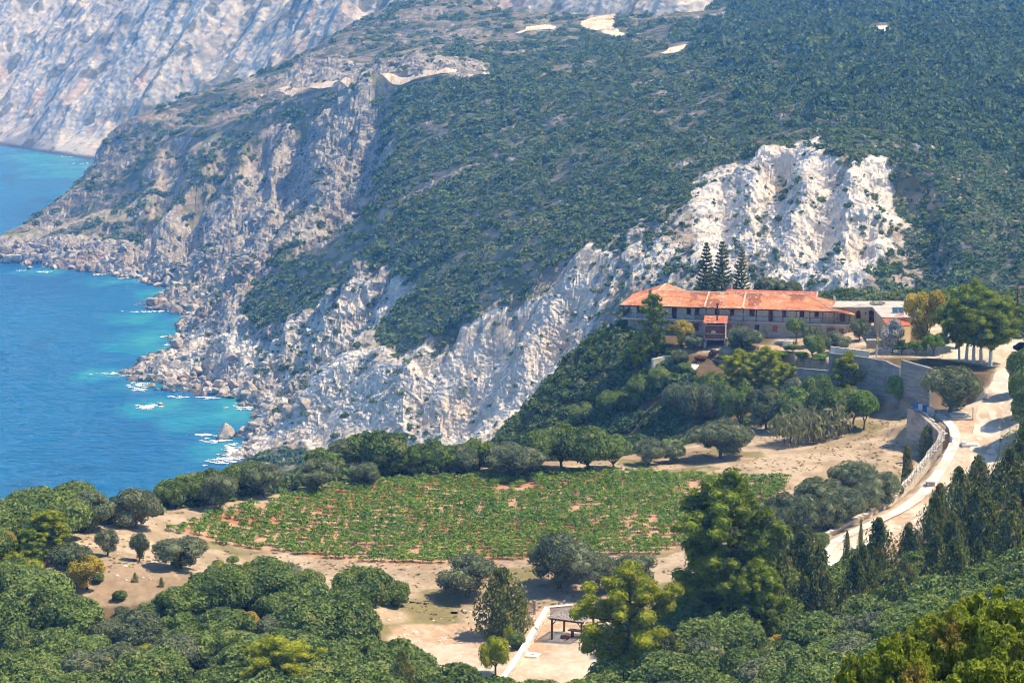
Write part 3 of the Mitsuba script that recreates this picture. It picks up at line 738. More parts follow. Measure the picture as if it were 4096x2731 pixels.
for k in range(4):
    round_tree(f'oak{k}', 5.0, 3.0, 'leaf_oak', 20 + 3 * k, .34, .8, 100 + k, 6.0, .06)
for k in range(4):
    round_tree(f'greyoak{k}', 4.8, 3.0, 'leaf_olive' if k % 2 else 'leaf_oak', 20, .32, .6, 120 + k, 6.5, .05)
for k in range(3):
    round_tree(f'olive{k}', 4.6, 2.6, 'leaf_olive', 17 + 2 * k, .26, .42, 140 + k, 9.0, .14, .5, .9)
for k in range(3):
    round_tree(f'brightbush{k}', 3.2, 2.0, 'leaf_bright', 14, .26, .45, 160 + k, 9, .05, .6, 1.1, True, (.25, .42))
for k in range(2):
    round_tree(f'yellow{k}', 8.0, 3.6, 'leaf_yellow', 24, .36, .8, 170 + k, 5.5, .16, .4, 1.05, True, (.2, .34))
for k in range(2):
    round_tree(f'rust{k}', 2.2, 1.6, 'leaf_rust', 10, .24, .5, 175 + k, 8, .05)
for k in range(2):
    round_tree(f'white{k}', 3.2, 1.8, 'leaf_white', 12, .2, .7, 178 + k, 11, .1)
round_tree('redflower0', 1.4, 1.1, 'leaf_red', 9, .14, .7, 181, 16, .05)
for k in range(2):
    round_tree(f'leafy{k}', 4.4, 2.2, 'leaf_vine', 13, .42, .5, 183 + k, 6, .1, .7, .8)
for k in range(2):
    round_tree(f'citrus{k}', 4.2, 2.0, 'leaf_oak', 13, .24, .7, 187 + k, 10, .22, .5, .95)


def pine(name, H, R, leaf, seed, nb=34, bare=.18, size=.34, top=.25, bark='mat_bark', lean=0.0, dens=6.5, whitened=0.0):
    """An open pine: limbs in loose storeys, each ending in several puffs of needles."""
    r = np.random.default_rng(seed)
    tr = [[lean * H * t * t + .02 * H * math.sin(5 * t + seed), .02 * H * math.cos(4 * t), H * t] for t in (-.03, 0, .15, .3, .5, .7, .86, .97)]
    wood, lobes = [tube(tr, np.array([1.25, 1.1, .95, .8, .6, .4, .22, .08]) * H * .021, 7)], []
    tr = np.array(tr)
    for k in range(nb):
        t = bare + (1 - bare) * (k + r.random()) / nb
        c = np.array([np.interp(t, np.linspace(0, 1, 7), tr[1:, i]) for i in range(3)])
        a = k * 2.4 + r.random()
        w = R * (top + (1 - top) * math.sin(math.pi * min(1, (1 - t) / (1 - bare) * .86 + .10)) ** .8) * r.uniform(.65, 1.08)
        w = max(w * min(1, 3.2 * (1.03 - t)), .12 * R)
        tip = c + [math.cos(a) * w, math.sin(a) * w, w * r.uniform(.02, .32)]
        wood.append(tube([c, (c + tip) / 2 - [0, 0, .05 * w], tip], [H * .008, H * .005, H * .002], 4))
        for q in np.linspace(.35, 1, 4):
            m = c + (tip - c) * q
            rr = R * r.uniform(.10, .17) * (.8 + .4 * q)
            lobes.append((m[0] + .25 * rr * r.standard_normal(), m[1] + .25 * rr * r.standard_normal(), m[2] + rr * (.3 + .5 * r.standard_normal()), rr, .78))
    crown = lobes_cloud(lobes, dens, size, .32, r, .75, jitter=.7)
    more = {}
    if whitened:
        n = whitened / H
        p = np.array([np.interp(n * s, np.linspace(0, 1, 7), tr[1:, i]) for s in (0, .5, 1) for i in range(3)]).reshape(3, 3)
        p[0, 2] = -.2
        more['limewashed_base'] = mikit.ply(tube(p, np.array([1.2, 1.05, .98]) * H * .0245, 8), 'mat_limewash', True)
    kind(name, H, R, join(*wood), crown, leaf, bark, more)


for k in range(2):
    pine(f'pine{k}', 13, 4.2, 'leaf_pine', 200 + k, 92, .08, .32, .5)
for k in range(2):
    pine(f'brightpine{k}', 11, 4.2, 'leaf_bright', 210 + k, 58, .08, .34)
for k in range(3):
    pine(f'slimpine{k}', 8, 2.6, 'leaf_pine' if k < 2 else 'leaf_bright', 220 + k, 44, .12, .30)
for k in range(3):
    pine(f'shorepine{k}', 10, 4.6, 'leaf_pine', 230 + k, 54, .34, .34, .6, whitened=2.6, lean=(.0, .10, -.12)[k])


def cypress(name, H, R, seed, ragged=.0, leaf='leaf_cypress', taper=.75):
    r = np.random.default_rng(seed)
    n = int(700 + 420 * R * H / 4)
    t = r.random(n) ** 1.15
    prof = R * np.minimum(1, (1.02 - t) ** taper * 1.1) * np.minimum(1, .55 + 4 * t)
    a = r.random(n) * 2 * math.pi
    wob = 1 + ragged * (np.sin(3 * a + 9 * t + seed) * .25 + .45 * (meshkit.noise(np.stack([np.cos(a) * 1.3, np.sin(a) * 1.3, t * H * .9], -1), seed) - .5))
    rad = prof * wob * (1 - .3 * r.random(n) ** 2) * (1 + .38 * (r.random(n) < .16) * ragged)
    c = np.stack([rad * np.cos(a), rad * np.sin(a), H * (.03 + .97 * t)], 1)
    nrm = np.stack([np.cos(a), np.sin(a), .35 + 0 * a], 1) + .75 * r.standard_normal((n, 3))
    v, f = quads(c, nrm, .42, .42, r, np.array([[0, 0, 1.0]]) + .5 * r.standard_normal((n, 3)))
    core_t = np.linspace(0, 1, 7)
    core = tube(np.stack([0 * core_t, 0 * core_t, H * (.05 + .86 * core_t)], 1), R * .62 * np.maximum(.05, (1 - core_t) ** taper), 7)
    kind(name, H, R, tube([[0, 0, -.5], [0, 0, 0], [0, 0, H * .5]], [.16, .14, .06]), join((v, f), core), leaf)


for k in range(3):
    cypress(f'column{k}', 7.0, .75, 300 + k, .25, taper=.45)
for k in range(5):
    cypress(f'cone{k}', 8.0, 1.8, 310 + k, 1.7, taper=.75)
cypress('juniper0', 7.4, 2.0, 330, 1.1, taper=.5)


def norfolk(name, H, R, seed):
    r = np.random.default_rng(seed)
    wood, c, n, u = [tube([[0, 0, -.5], [0, 0, 0], [0, 0, H * .6], [0, 0, H]], [.3, .26, .15, .03])], [], [], []
    for k in range(17):
        z = H * (.08 + .9 * (k / 16) ** .9)
        w = R * (1 - (z / H)) ** .8 * .98 + .25
        for j in range(7):
            a = 2 * math.pi * j / 7 + k * .4 + .2 * r.standard_normal()
            e = np.array([math.cos(a) * w, math.sin(a) * w, z + w * .16])
            b = np.array([math.cos(a) * w * .5, math.sin(a) * w * .5, z - w * .02])
            wood.append(tube([[0, 0, z], b, e], [.05, .035, .012], 4))
            m = 9
            s = np.linspace(.25, 1.04, m)[:, None]
            p = (1 - s) ** 2 * np.array([0, 0, z]) + 2 * s * (1 - s) * b + s * s * e
            side = np.array([-math.sin(a), math.cos(a), 0])
            for q in (-1, 0, 1):
                c.append(p + side * q * w * .10 * (1.2 - s) + [0, 0, .08 * abs(q) + .06])
                n.append(np.tile([0, 0, 1.0], (m, 1)) + .5 * r.standard_normal((m, 3)))
                u.append(np.tile(side + q * .5 * np.array([math.cos(a), math.sin(a), 0]), (m, 1)))
    crown = quads(np.vstack(c), np.vstack(n), .62, .42, r, np.vstack(u))
    kind(name, H, R, join(*wood), crown, 'leaf_cypress')


norfolk('norfolk0', 13, 3.1, 1)
norfolk('norfolk1', 13, 2.7, 2)


def twigs(name, H, R, seed, n=16, mat='mat_deadwood'):
    r = np.random.default_rng(seed)
    out = [tube([[0, 0, -.4], [.05 * H, 0, H * .4], [0, .05 * H, H * .8]], [.09, .06, .02], 5)]
    for k in range(n):
        a, z = r.random() * 6.3, H * (.15 + .6 * r.random())
        w = R * r.uniform(.5, 1.0)
        e = np.array([math.cos(a) * w, math.sin(a) * w, z + H * .28 * r.random()])
        out.append(tube([[0, 0, z], e * .55 + [0, 0, z * .5], e], [.045, .03, .012], 4))
        for j in range(4):
            f_ = e * r.uniform(.4, .9) + np.array([0, 0, z]) * .3
            out.append(tube([f_, f_ + r.standard_normal(3) * R * .22], [.02, .008], 3))
    KIND[name] = (H, R, {'trunk': mikit.ply(join(*out), mat, True)})


twigs('dead0', 3.2, 1.6, 5)
twigs('dead1', 2.4, 1.8, 6, 22)


def reeds(name, H, R, seed, n=900):
    r = np.random.default_rng(seed)
    p = r.uniform(-1, 1, (n, 2)) * [R, R * .55]
    h = H * r.uniform(.45, 1.0, n)
    c = np.stack([p[:, 0], p[:, 1], h * (.35 + .6 * r.random(n))], 1)
    a = r.random(n) * 6.3
    v, f = quads(c, np.stack([np.cos(a), np.sin(a), .4 + 0 * a], 1), .75, .16, r, np.array([[0, 0, 1.0]]) + .35 * r.standard_normal((n, 3)))
    st = [tube([[x, y, -.1], [x + .1, y, hh]], [.02, .012], 3) for (x, y), hh in zip(p[::9], h[::9])]
    KIND[name] = (H, R, {'stems': mikit.ply(join(*st), 'mat_bark', True), 'leaves': leafy((v, f), 'leaf_reed')})


reeds('reed0', 3.4, 3.0, 8)


def vine(name, seed):
    r = np.random.default_rng(seed)
    n = 62
    a, q = r.random(n) * 6.3, r.random(n) ** .6
    c = np.stack([np.cos(a) * q * .85, np.sin(a) * q * .85, .45 + .55 * r.random(n) * (1.1 - .5 * q)], 1)
    nrm = np.stack([np.cos(a) * q, np.sin(a) * q, .9 + 0 * a], 1) + .6 * r.standard_normal((n, 3))
    stem = [tube([[0, 0, -.2], [.03, 0, .3], [0, .04, .55]], [.06, .05, .035], 5)]
    for k in range(5):
        b = r.random() * 6.3
        stem.append(tube([[0, 0, .5], [math.cos(b) * .4, math.sin(b) * .4, .8], [math.cos(b) * .8, math.sin(b) * .8, .85]], [.02, .015, .006], 3))
    KIND[name] = (1.0, .9, {'stem': mikit.ply(join(*stem), 'mat_bark', True), 'leaves': leafy(quads(c, nrm, .36, .9, r), 'leaf_vine')})


for k in range(4):
    vine(f'vine{k}', 400 + k)


def scrubkind(name, leaf, seed, nt=64, sub=0, H=1.6, R=1.3, q=.56):
    """A far bush: a dark heart in a coat of leaf sprays."""
    r = np.random.default_rng(seed)
    d = ball(nt, r)
    d[:, 2] = np.abs(d[:, 2]) * .95 - .05
    c = d * [R, R, H] * (.78 + .3 * r.random((nt, 1)))
    c[:, :2] += .16 * R * r.standard_normal((nt, 2))
    v, f = quads(c, d + .6 * r.standard_normal((nt, 3)) + [0, 0, .3], R * q, .9, r)
    m = trimesh.creation.icosphere(subdivisions=sub)
    hv = np.array(m.vertices) * [R * .78, R * .78, H * .72] + [0, 0, H * .12]
    KIND[name] = (H, R, {'bush': leafy(join((v, f), (hv, np.array(m.faces))), leaf)})


for k in range(5):
    scrubkind(f'scrub{k}', 'leaf_scrub', 500 + k)
for k in range(2):
    scrubkind(f'scrubolive{k}', 'leaf_olive', 520 + k, 56)
scrubkind('scrubrust0', 'leaf_rust', 530, 36)
for k in range(3):
    scrubkind(f'canopy{k}', 'leaf_scrub', 540 + k, 300, 1, 1.35, 1.5, .32)

_groups = set()


def instance(key, kname, pos, scale, rot=0.0, tilt=(0, 0)):
    if kname not in _groups:
        _groups.add(kname)
        scene['kind_' + kname] = {'type': 'shapegroup', **KIND[kname][2]}
    sx, sy, sz = (scale,) * 3 if np.ndim(scale) == 0 else scale
    c, s = math.cos(rot), math.sin(rot)
    m = np.eye(4)
    m[:3, :3] = np.array([[c * sx, -s * sy, tilt[0] * sz], [s * sx, c * sy, tilt[1] * sz], [0, 0, sz]])
    m[:3, 3] = pos
    scene[key] = {'type': 'instance', 'to_world': T(m), 'kind': {'type': 'ref', 'id': 'kind_' + kname}}


def plant(name, kname, u, vb, vt, w, label, cat, group=None, pos=None, field=None):
    """A plant whose foot is seen at (u, vb), its top at vt and its width w pixels."""
    b = hit(u, vb, field or near) if pos is None else np.asarray(pos, float)
    px = FPX / b[1]
    top = P(u, vt, b[1])[2] if vt is not None else b[2] + KIND[kname][0]
    H0, R0, _ = KIND[kname]
    sz = max(.2, (top - b[2]) / H0)
    sxy = (w / px / 2 / R0) if w else sz
    key = fresh(name)
    instance(key, kname, b - [0, 0, .08], (sxy, sxy, sz), rng.random() * 6.3)
    labels[key] = {'label': label, 'category': cat}
    if group:
        labels[key]['group'] = group
    return key
# ------------------------------------------------------------------ scrub on the hillside: a mass nobody could count
_stuff_n = {}


def scatter(name, kinds, pts, scales, squash=(.7, 1.0), shear=(.0, .0), r=None, sink=.12):
    r = r or rng
    for p, sc in zip(pts, scales):
        n = _stuff_n[name] = _stuff_n.get(name, 0) + 1
        kn = kinds[int(r.integers(len(kinds)))]
        a = sc * r.uniform(.85, 1.25)
        instance(f'{name}__{n:05d}', kn, p - [0, 0, sink * sc], (a, sc * r.uniform(.8, 1.1), sc * r.uniform(*squash)), r.uniform(0, 6.3), shear)


rs = np.random.default_rng(77)
pts, scs = [], []
y = 585.0
while y < 2250:
    st = np.clip(y / 340, 2.0, 5.2)
    half = .2275 * y * 1.06
    x = np.arange(-half, half, st)
    pts.append(np.stack([x + rs.uniform(-.5, .5, len(x)) * st, y + rs.uniform(-.5, .5, len(x)) * st], 1))
    scs.append(np.full(len(x), st))
    y += st * (1.0 + .25 * (y > 1100))
pts, scs = np.vstack(pts), np.concatenate(scs)
pz = hill.at(pts[:, 0], pts[:, 1])
prock = hill.at(pts[:, 0], pts[:, 1], hill.rock)
psl = hill.at(pts[:, 0], pts[:, 1], slope)
open_ = fb(pts[:, 0], pts[:, 1], 24, 81, 4)
dens = .95 - .90 * sstep(.30, .75, prock)
dens -= .66 * sstep(.48, .59, open_) * (1 - sstep(60, 200, pts[:, 0])) * sstep(600, 700, pts[:, 1])
dens -= .25 * sstep(.5, .62, fb(pts[:, 0], pts[:, 1], 8, 83, 3))
fbare = sstep(1180, 1420, pts[:, 1] - .35 * pts[:, 0]) * (1 - sstep(60, 210, pts[:, 0]))
dens -= .40 * fbare
roads = [Polygon(LineString([hit(u, v, hill)[:2] for u, v in pp]).buffer(10)) for pp in
         ([(1060, 375), (1150, 357), (1270, 343), (1400, 330), (1560, 316), (1700, 300), (1800, 292), (1960, 302)], [(2460, 45), (2385, 90), (2400, 118), (2490, 146)], [(2060, 140), (2210, 108)], [(2650, 222), (2750, 180)], [(3245, 40), (3280, -10)], [(3500, 155), (3525, 105)], [(3030, 280), (3200, 283)])]
roads += [region(q, hill) for q in ([(2000, 52), (2200, 36), (2480, 14), (2480, 50), (2300, 62), (2080, 74)], [(2620, 44), (2760, 30), (2900, 34), (2900, 78), (2760, 84), (2640, 78)], [(2520, 150), (2640, 100), (2700, 130), (2640, 190)])]
onroad = np.zeros(len(pts), bool)
for q in roads:
    onroad |= inside(q, pts[:, 0], pts[:, 1])
keep = (rs.random(len(pts)) < dens) & (pz > 2.5) & ~onroad & (psl < 2.0)
# bushes that found a hold on the pale cliffs
pwhite = hill.at(pts[:, 0], pts[:, 1], hill.white)
hold = (prock > .5) & (rs.random(len(pts)) < (.10 + .14 * ((pwhite > .3) & (pwhite < .75))) * (1 + 2 * (fb(pts[:, 0], pts[:, 1], 40, 88) > .55))) & (pz > 5) & ~onroad
P3 = np.column_stack([pts, pz])
forest = sstep(60, 190, pts[:, 0] - .02 * (pts[:, 1] - 700)) * sstep(690, 800, pts[:, 1])
isf = keep & (rs.random(len(pts)) < forest * .42)
iss = keep & ~isf
size = scs / 2.0 * (.55 + 1.25 * rs.random(len(pts)) ** 2.2) * (.8 + .5 * fb(pts[:, 0], pts[:, 1], 30, 84, 2)) * (1 - .3 * fbare)
sc_k = [f'scrub{k}' for k in range(5)] * 2 + ['scrubolive0', 'scrubolive1', 'scrubolive0']
scatter('hillside_scrub', sc_k, P3[iss], size[iss] * 1.0, (.55, 1.0), (.25, .1), rs)
scatter('hillside_scrub', ['scrub0', 'scrub1', 'scrub2', 'scrub3'], P3[hold], size[hold] * .5, (.6, 1.0), (0, 0), rs)
scatter('hillside_wood', ['canopy0', 'canopy1', 'canopy2'], P3[isf], size[isf] * 1.75, (.9, 1.4), (0, 0), rs)
labels['hillside_scrub'] = {'kind': 'stuff', 'label': 'dark green maquis scrub covering the slopes above the cove'}
labels['hillside_wood'] = {'kind': 'stuff', 'label': 'rounded tree crowns of the wood on the upper slope'}
print('scrub', iss.sum(), hold.sum(), isf.sum())
# ------------------------------------------------------------------ trees one can point to, from the far rim of the field to the wood below the camera
S = PW / 2352.0
OAKS, GREYS, OLIVES = [f'oak{k}' for k in range(4)], [f'greyoak{k}' for k in range(4)], [f'olive{k}' for k in range(3)]


ORD = 'first second third fourth fifth sixth seventh eighth ninth tenth eleventh twelfth thirteenth fourteenth fifteenth sixteenth seventeenth eighteenth nineteenth twentieth twenty-first twenty-second twenty-third twenty-fourth twenty-fifth'.split()


def pl(name, kinds, rows, label, cat, group=None, field=None):
    """rows of (u, v of the foot, v of the top, width) in the 2352-pixel view of the photograph"""
    order = sorted(range(len(rows)), key=lambda i: rows[i][0])
    for i, (u, vb, vt, w, *lab) in enumerate(rows):
        kn = kinds if isinstance(kinds, str) else kinds[int(rng.integers(len(kinds)))]
        lb = lab[0] if lab else f'{label}, {ORD[order.index(i)]} from the left'
        plant(name, kn, u * S, vb * S, vt * S, w * S, lb, cat, group if not lab else None, field=field)


# rim of the field, left to right
pl('holm_oak', OAKS + GREYS[:2], [(20, 1222, 1165, 110), (75, 1212, 1158, 100), (130, 1205, 1142, 110), (395, 1166, 1100, 95), (440, 1160, 1085, 95), (480, 1158, 1078, 90), (545, 1140, 1068, 90), (580, 1125, 1060, 90), (640, 1110, 1050, 85), (690, 1102, 1040, 90),
                                   (745, 1098, 1028, 95), (790, 1092, 1010, 100), (835, 1088, 996, 110), (885, 1092, 990, 115), (930, 1090, 1030, 80), (965, 1090, 1020, 80), (1010, 1090, 1012, 85), (1060, 1090, 1022, 80), (1100, 1085, 1008, 85),
                                   (1240, 1085, 990, 95), (1290, 1080, 972, 120), (1350, 1085, 980, 110), (1410, 1078, 1000, 90), (1150, 1085, 1020, 90)],
   'dark holm oak in the belt on the far field rim', 'tree', 'holm oaks along the far rim of the field')
pl('holm_oak', 'greyoak1', [(200, 1216, 1130, 125, 'broad olive-green oak at the left end of the field, beside the sea'), (312, 1212, 1124, 115, 'large round dark oak standing at the left corner of the stubble field')], '', 'tree')
pl('olive_tree', OLIVES, [(505, 1172, 1086, 85, 'olive tree with bare trunk and round shadow, leftmost along the vineyard edge'), (605, 1140, 1064, 98, 'grey-green olive tree second from the left above the vineyard'), (730, 1128, 1056, 100, 'olive tree third from the left above the vineyard'),
                          (838, 1118, 1060, 78, 'small pale olive tree above the middle of the vineyard'), (1180, 1098, 1018, 150, 'wide dark olive tree behind the middle of the vineyard'), (1490, 1068, 1008, 78, 'small round olive tree at the far edge of the field'),
                          (1655, 1052, 965, 150, 'large dense olive tree below the reed bed'), (1545, 1062, 1018, 60, 'low olive bush between two larger olives on the far field edge'),
                          (247, 1277, 1213, 58, 'young round olive tree on bare soil at the left of the field'), (320, 1287, 1224, 50, 'slender young olive tree on bare soil, the second from the left'), (415, 1305, 1232, 130, 'wide grey-green olive bush at the near left corner of the field'),
                          (1075, 1372, 1276, 145, 'wide dark olive tree below the vineyard, left of the conical juniper'), (1285, 1350, 1226, 150, 'tall olive tree with visible trunk below the vineyard'), (1365, 1362, 1268, 115, 'olive tree in front of the tallest olive below the vineyard'), (1462, 1345, 1268, 110, 'round olive tree between the bright pine and the vineyard'),
                          (1420, 1350, 1290, 70, 'small olive squeezed between two larger ones below the vineyard'), (1335, 1330, 1262, 90, 'olive crown behind the tall olive below the vineyard')], '', 'tree')
pl('olive_tree', OLIVES, [(1960, 1140, 1058, 120), (2020, 1170, 1082, 100), (1885, 1188, 1100, 125), (1825, 1218, 1128, 115), (1935, 1212, 1118, 110), (1790, 1240, 1160, 85), (1990, 1185, 1105, 85), (1850, 1235, 1150, 90), (1900, 1225, 1140, 90), (2045, 1150, 1095, 60), (1760, 1215, 1140, 80), (1870, 1150, 1095, 70)],
   'grey-green olive in the grove beside the walled track', 'tree', 'olive grove beside the walled track')
plant('juniper_tree', 'juniper0', 1152 * S, 1458 * S, 1304 * S, 108 * S, 'dense dark conical juniper beside the wooden gate', 'tree')
plant('juniper_tree', 'cone1', 1196 * S, 1438 * S, 1352 * S, 40 * S, 'slim young juniper just right of the big conical one', 'tree')
plant('cypress', 'column0', 2083 * S, 1120 * S, 1024 * S, 25 * S, 'tall dark column cypress at the bend of the track wall', 'tree')
plant('cypress', 'column1', 2072 * S, 1138 * S, 1095 * S, 12 * S, 'thin young cypress at the foot of the tall column cypress', 'tree')
plant('cypress', 'cone2', 2128 * S, 1052 * S, 975 * S, 40 * S, 'small conical cypress against the curved retaining wall', 'tree')
plant('cypress', 'column2', 3625, 1800 - 60 + 110, 1776, 26, 'short cypress in the stubble field left of the column cypress', 'tree')
plant('pine_tree', 'pine0', 1668 * S, 1480 * S, 1104 * S, 262 * S, 'tallest green pine in the middle, right of the vineyard', 'tree')
plant('pine_tree', 'brightpine0', 1440 * S, 1590 * S, 1308 * S, 245 * S, 'yellow-green pine overhanging the wooden pergola', 'tree')
plant('pine_tree', 'brightpine1', 640 * S, 1640 * S, 1468 * S, 210 * S, 'bright yellow-green pine at the bottom edge among dark oaks', 'tree')
plant('pine_tree', 'slimpine2', 118 * S, 1292 * S, 1172 * S, 120 * S, 'light green young pine at the left edge near the sea', 'tree')
plant('pine_tree', 'slimpine0', 70 * S, 1320 * S, 1215 * S, 90 * S, 'soft green pine beside the light young pine at the left edge', 'tree')
plant('pine_tree', 'slimpine1', 1600 * S, 1480 * S, 1330 * S, 120 * S, 'shaded pine tucked behind the bright pine near the pergola', 'tree')
plant('pine_tree', 'pine1', 1740 * S, 1500 * S, 1290 * S, 130 * S, 'smaller dark pine right of the tallest pine', 'tree')
plant('bright_shrub', 'brightbush0', 1138 * S, 1548 * S, 1462 * S, 78 * S, 'bright green shrub at the foot of the whitewashed wall', 'shrub')
plant('bright_shrub', 'brightbush1', 1172 * S, 1478 * S, 1436 * S, 34 * S, 'small yellow-green bush under the conical juniper', 'shrub')
plant('bright_shrub', 'oak2', 1185 * S, 1490 * S, 1450 * S, 45 * S, 'dark green bush beside the whitewashed wall', 'shrub')
plant('dead_tree', 'dead0', 1500 * S, 1400 * S, 1322 * S, 60 * S, 'bare white dead branches between the two pines', 'dead tree')
plant('dead_tree', 'dead1', 2890, 1690, 1615, 90, 'grey leafless bush below the garden terrace', 'dead tree')

# below and beside the terrace wall
pl('pine_tree', ['slimpine2', 'brightpine0', 'brightpine1'], [(1700, 905, 805, 85, 'rounded yellow-green pine top, leftmost below the monastery garden'), (1755, 900, 800, 85, 'yellow-green pine below the round white well'), (1800, 915, 838, 70, 'short bright pine right of the well'), (1945, 925, 812, 85, 'yellow-green pine pressed against the corner of the concrete terrace wall')], '', 'tree')
pl('holm_oak', OAKS + GREYS, [(1660, 960, 880, 70), (1700, 985, 880, 90), (1760, 985, 890, 90), (1830, 940, 868, 75), (1820, 985, 890, 95), (1880, 960, 860, 85), (1900, 985, 880, 90), (1560, 960, 880, 80), (1600, 985, 880, 90), (1640, 930, 855, 70), (1960, 975, 890, 80), (1985, 950, 900, 60)],
   'bushy tree in the thicket below the terrace wall', 'tree', 'thicket below the terrace wall')
plant('reed_bed', 'reed0', 1860 * S, 1012 * S, 925 * S, 175 * S, 'pale green reed bed at the edge of the stubble field', 'reeds')
plant('leafy_tree', 'leafy0', 3590, 1625, 1497, 95, 'bright green broad-leaved sapling against the grey terrace wall', 'tree')
plant('leafy_tree', 'leafy1', 3455, 1715, 1560, 110, 'bright leafy bush at the right end of the reed bed', 'tree')
plant('olive_tree', 'olive1', 3800, 1652, 1466, 265, 'large spreading olive tree at the bend of the dirt road', 'tree')

# garden of the monastery
def _gp(u, y):
    b = P(u, 1300, y)
    b[2] = near.at(b[0], b[1])
    return b


plant('pine_tree', 'slimpine0', 2612, 1440, 1180, 135, 'pine rising in front of the left end of the monastery', 'tree')
plant('pine_tree', 'slimpine2', 2560, 1470, 1330, 110, 'leaning yellow-green pine below the left balcony', 'tree')
plant('yellow_tree', 'yellow0', 2725, 1390, 1278, 105, 'small yellowing fruit tree in front of the lower windows', 'tree')
plant('olive_tree', 'olive0', 2772, 1398, 1335, 90, 'small olive tree left of the brick oven house', 'tree')
plant('olive_tree', 'olive2', 2975, 1412, 1305, 160, 'broad olive tree right of the brick oven house', 'tree')
plant('citrus_tree', 'citrus0', 3183, 1372, 1262, 80, 'dark glossy citrus tree beside the round white well', 'tree')
plant('citrus_tree', 'olive2', 3248, 1385, 1300, 82, 'pale variegated tree between citrus and olive', 'tree')
plant('citrus_tree', 'greyoak0', 3250, 1432, 1338, 100, 'brownish-green garden tree with white trunk', 'tree')
plant('olive_tree', 'olive1', 3342, 1412, 1325, 120, 'round olive tree above the white parapet', 'tree')
plant('olive_tree', 'olive0', 3437, 1362, 1272, 80, 'upright olive tree below the arched yellow wing', 'tree')
plant('shrub', 'leafy0', 3170, 1410, 1375, 70, 'low fresh-green shrub below the round well', 'shrub')
plant('shrub', 'leafy1', 3130, 1430, 1402, 90, 'spreading bright green ground shrub in the garden bed', 'shrub')
plant('shrub', 'redflower0', 2855, 1425, 1395, 45, 'shrub with red flowers in front of the oven house', 'shrub')
plant('shrub', 'redflower0', 2800, 1440, 1420, 55, 'low hedge of red-flowered plants on the grey garden wall', 'shrub')
plant('shrub', 'olive2', 2722, 1470, 1398, 65, 'olive bush in front of the grey garden wall', 'shrub')
plant('shrub', 'oak1', 2735, 1495, 1450, 60, 'dark green bush below the stone-faced garden wall', 'shrub')
for u, vb, vt, w in ((3000, 1446, 1412, 80), (3062, 1452, 1420, 85), (3112, 1448, 1412, 70), (3205, 1440, 1405, 70), (3285, 1452, 1412, 75), (2905, 1445, 1415, 70), (2690, 1424, 1396, 60), (2645, 1405, 1375, 50), (3040, 1475, 1440, 80), (3150, 1490, 1450, 90)):
    plant('garden_shrub', f'leafy{u % 2}', u, vb, vt, w, 'fresh-green shrub in the sloping garden beds below the monastery', 'shrub', 'green shrubs in the garden beds')
plant('oleander', 'white1', 3572, 1352, 1272, 95, 'oleander covered in white blossom beside the small tiled roof', 'shrub', pos=_gp(3572, 367.0))
plant('yellow_tree', 'yellow1', 3702, 1402, 1148, 190, 'tall tree with golden yellow leaves on the terrace', 'tree')
plant('shrub', 'leafy1', 3605, 1416, 1366, 80, 'fresh-green shrub at the foot of the golden tree', 'shrub')
plant('shrub', 'leafy0', 3665, 1418, 1362, 80, 'green shrub under the golden tree, beside the fence', 'shrub')
plant('shrub', 'leafy1', 3735, 1418, 1330, 90, 'dark leafy shrub between golden tree and white-trunked pines', 'shrub')
plant('carob_tree', 'citrus1', 3826, 1395, 1142, 180, 'deep green carob crown behind the pines', 'tree')
for k, (u, vb, vt, w, lb) in enumerate(((3831, 1446, 1205, 180, 'leftmost of the pines with limewashed trunks by the road'), (3866, 1446, 1160, 230, 'forked pine with a whitewashed base, second from the left by the road'),
                                        (3897, 1450, 1175, 250, 'middle whitewashed pine of the group beside the road'), (3918, 1453, 1195, 250, 'whitewashed pine fourth from the left beside the road'), (3965, 1461, 1205, 280, 'rightmost leaning pine with a whitewashed trunk by the road'))):
    plant('shore_pine', f'shorepine{k % 3}', u, vb, vt, w, lb, 'tree')
# behind the buildings
for kn, u, y, vt, w, lb in (('norfolk0', 2822, 424, 972, 105, 'left of the three star-shaped conifers behind the red roofs'), ('norfolk0', 2886, 420, 968, 118, 'middle and fullest of the three star-shaped conifers behind the roofs'), ('norfolk1', 2963, 424, 996, 90, 'right, thinnest of the three star-shaped conifers behind the roofs'),
                            ('olive0', 3075, 428, 1105, 130, 'olive crown behind the long red roof'), ('olive2', 3150, 428, 1118, 110, 'right half of the olive crowns behind the long red roof'), ('oak0', 3395, 436, 1152, 90, 'dark oak behind the flat concrete roof'), ('oak1', 3470, 436, 1158, 100, 'second dark oak behind the flat concrete roof'), ('oak2', 3530, 434, 1168, 90, 'third dark oak behind the flat concrete roof, beside the golden tree'),
                            ('oak3', 2540, 412, 1215, 70, 'dark bush behind the left corner of the monastery')):
    b = P(u, 1250, y)
    b[2] = near.at(b[0], b[1])
    plant('norfolk_pine' if 'norf' in kn else 'garden_tree', kn, u, None, vt, w, lb, 'tree', pos=b)

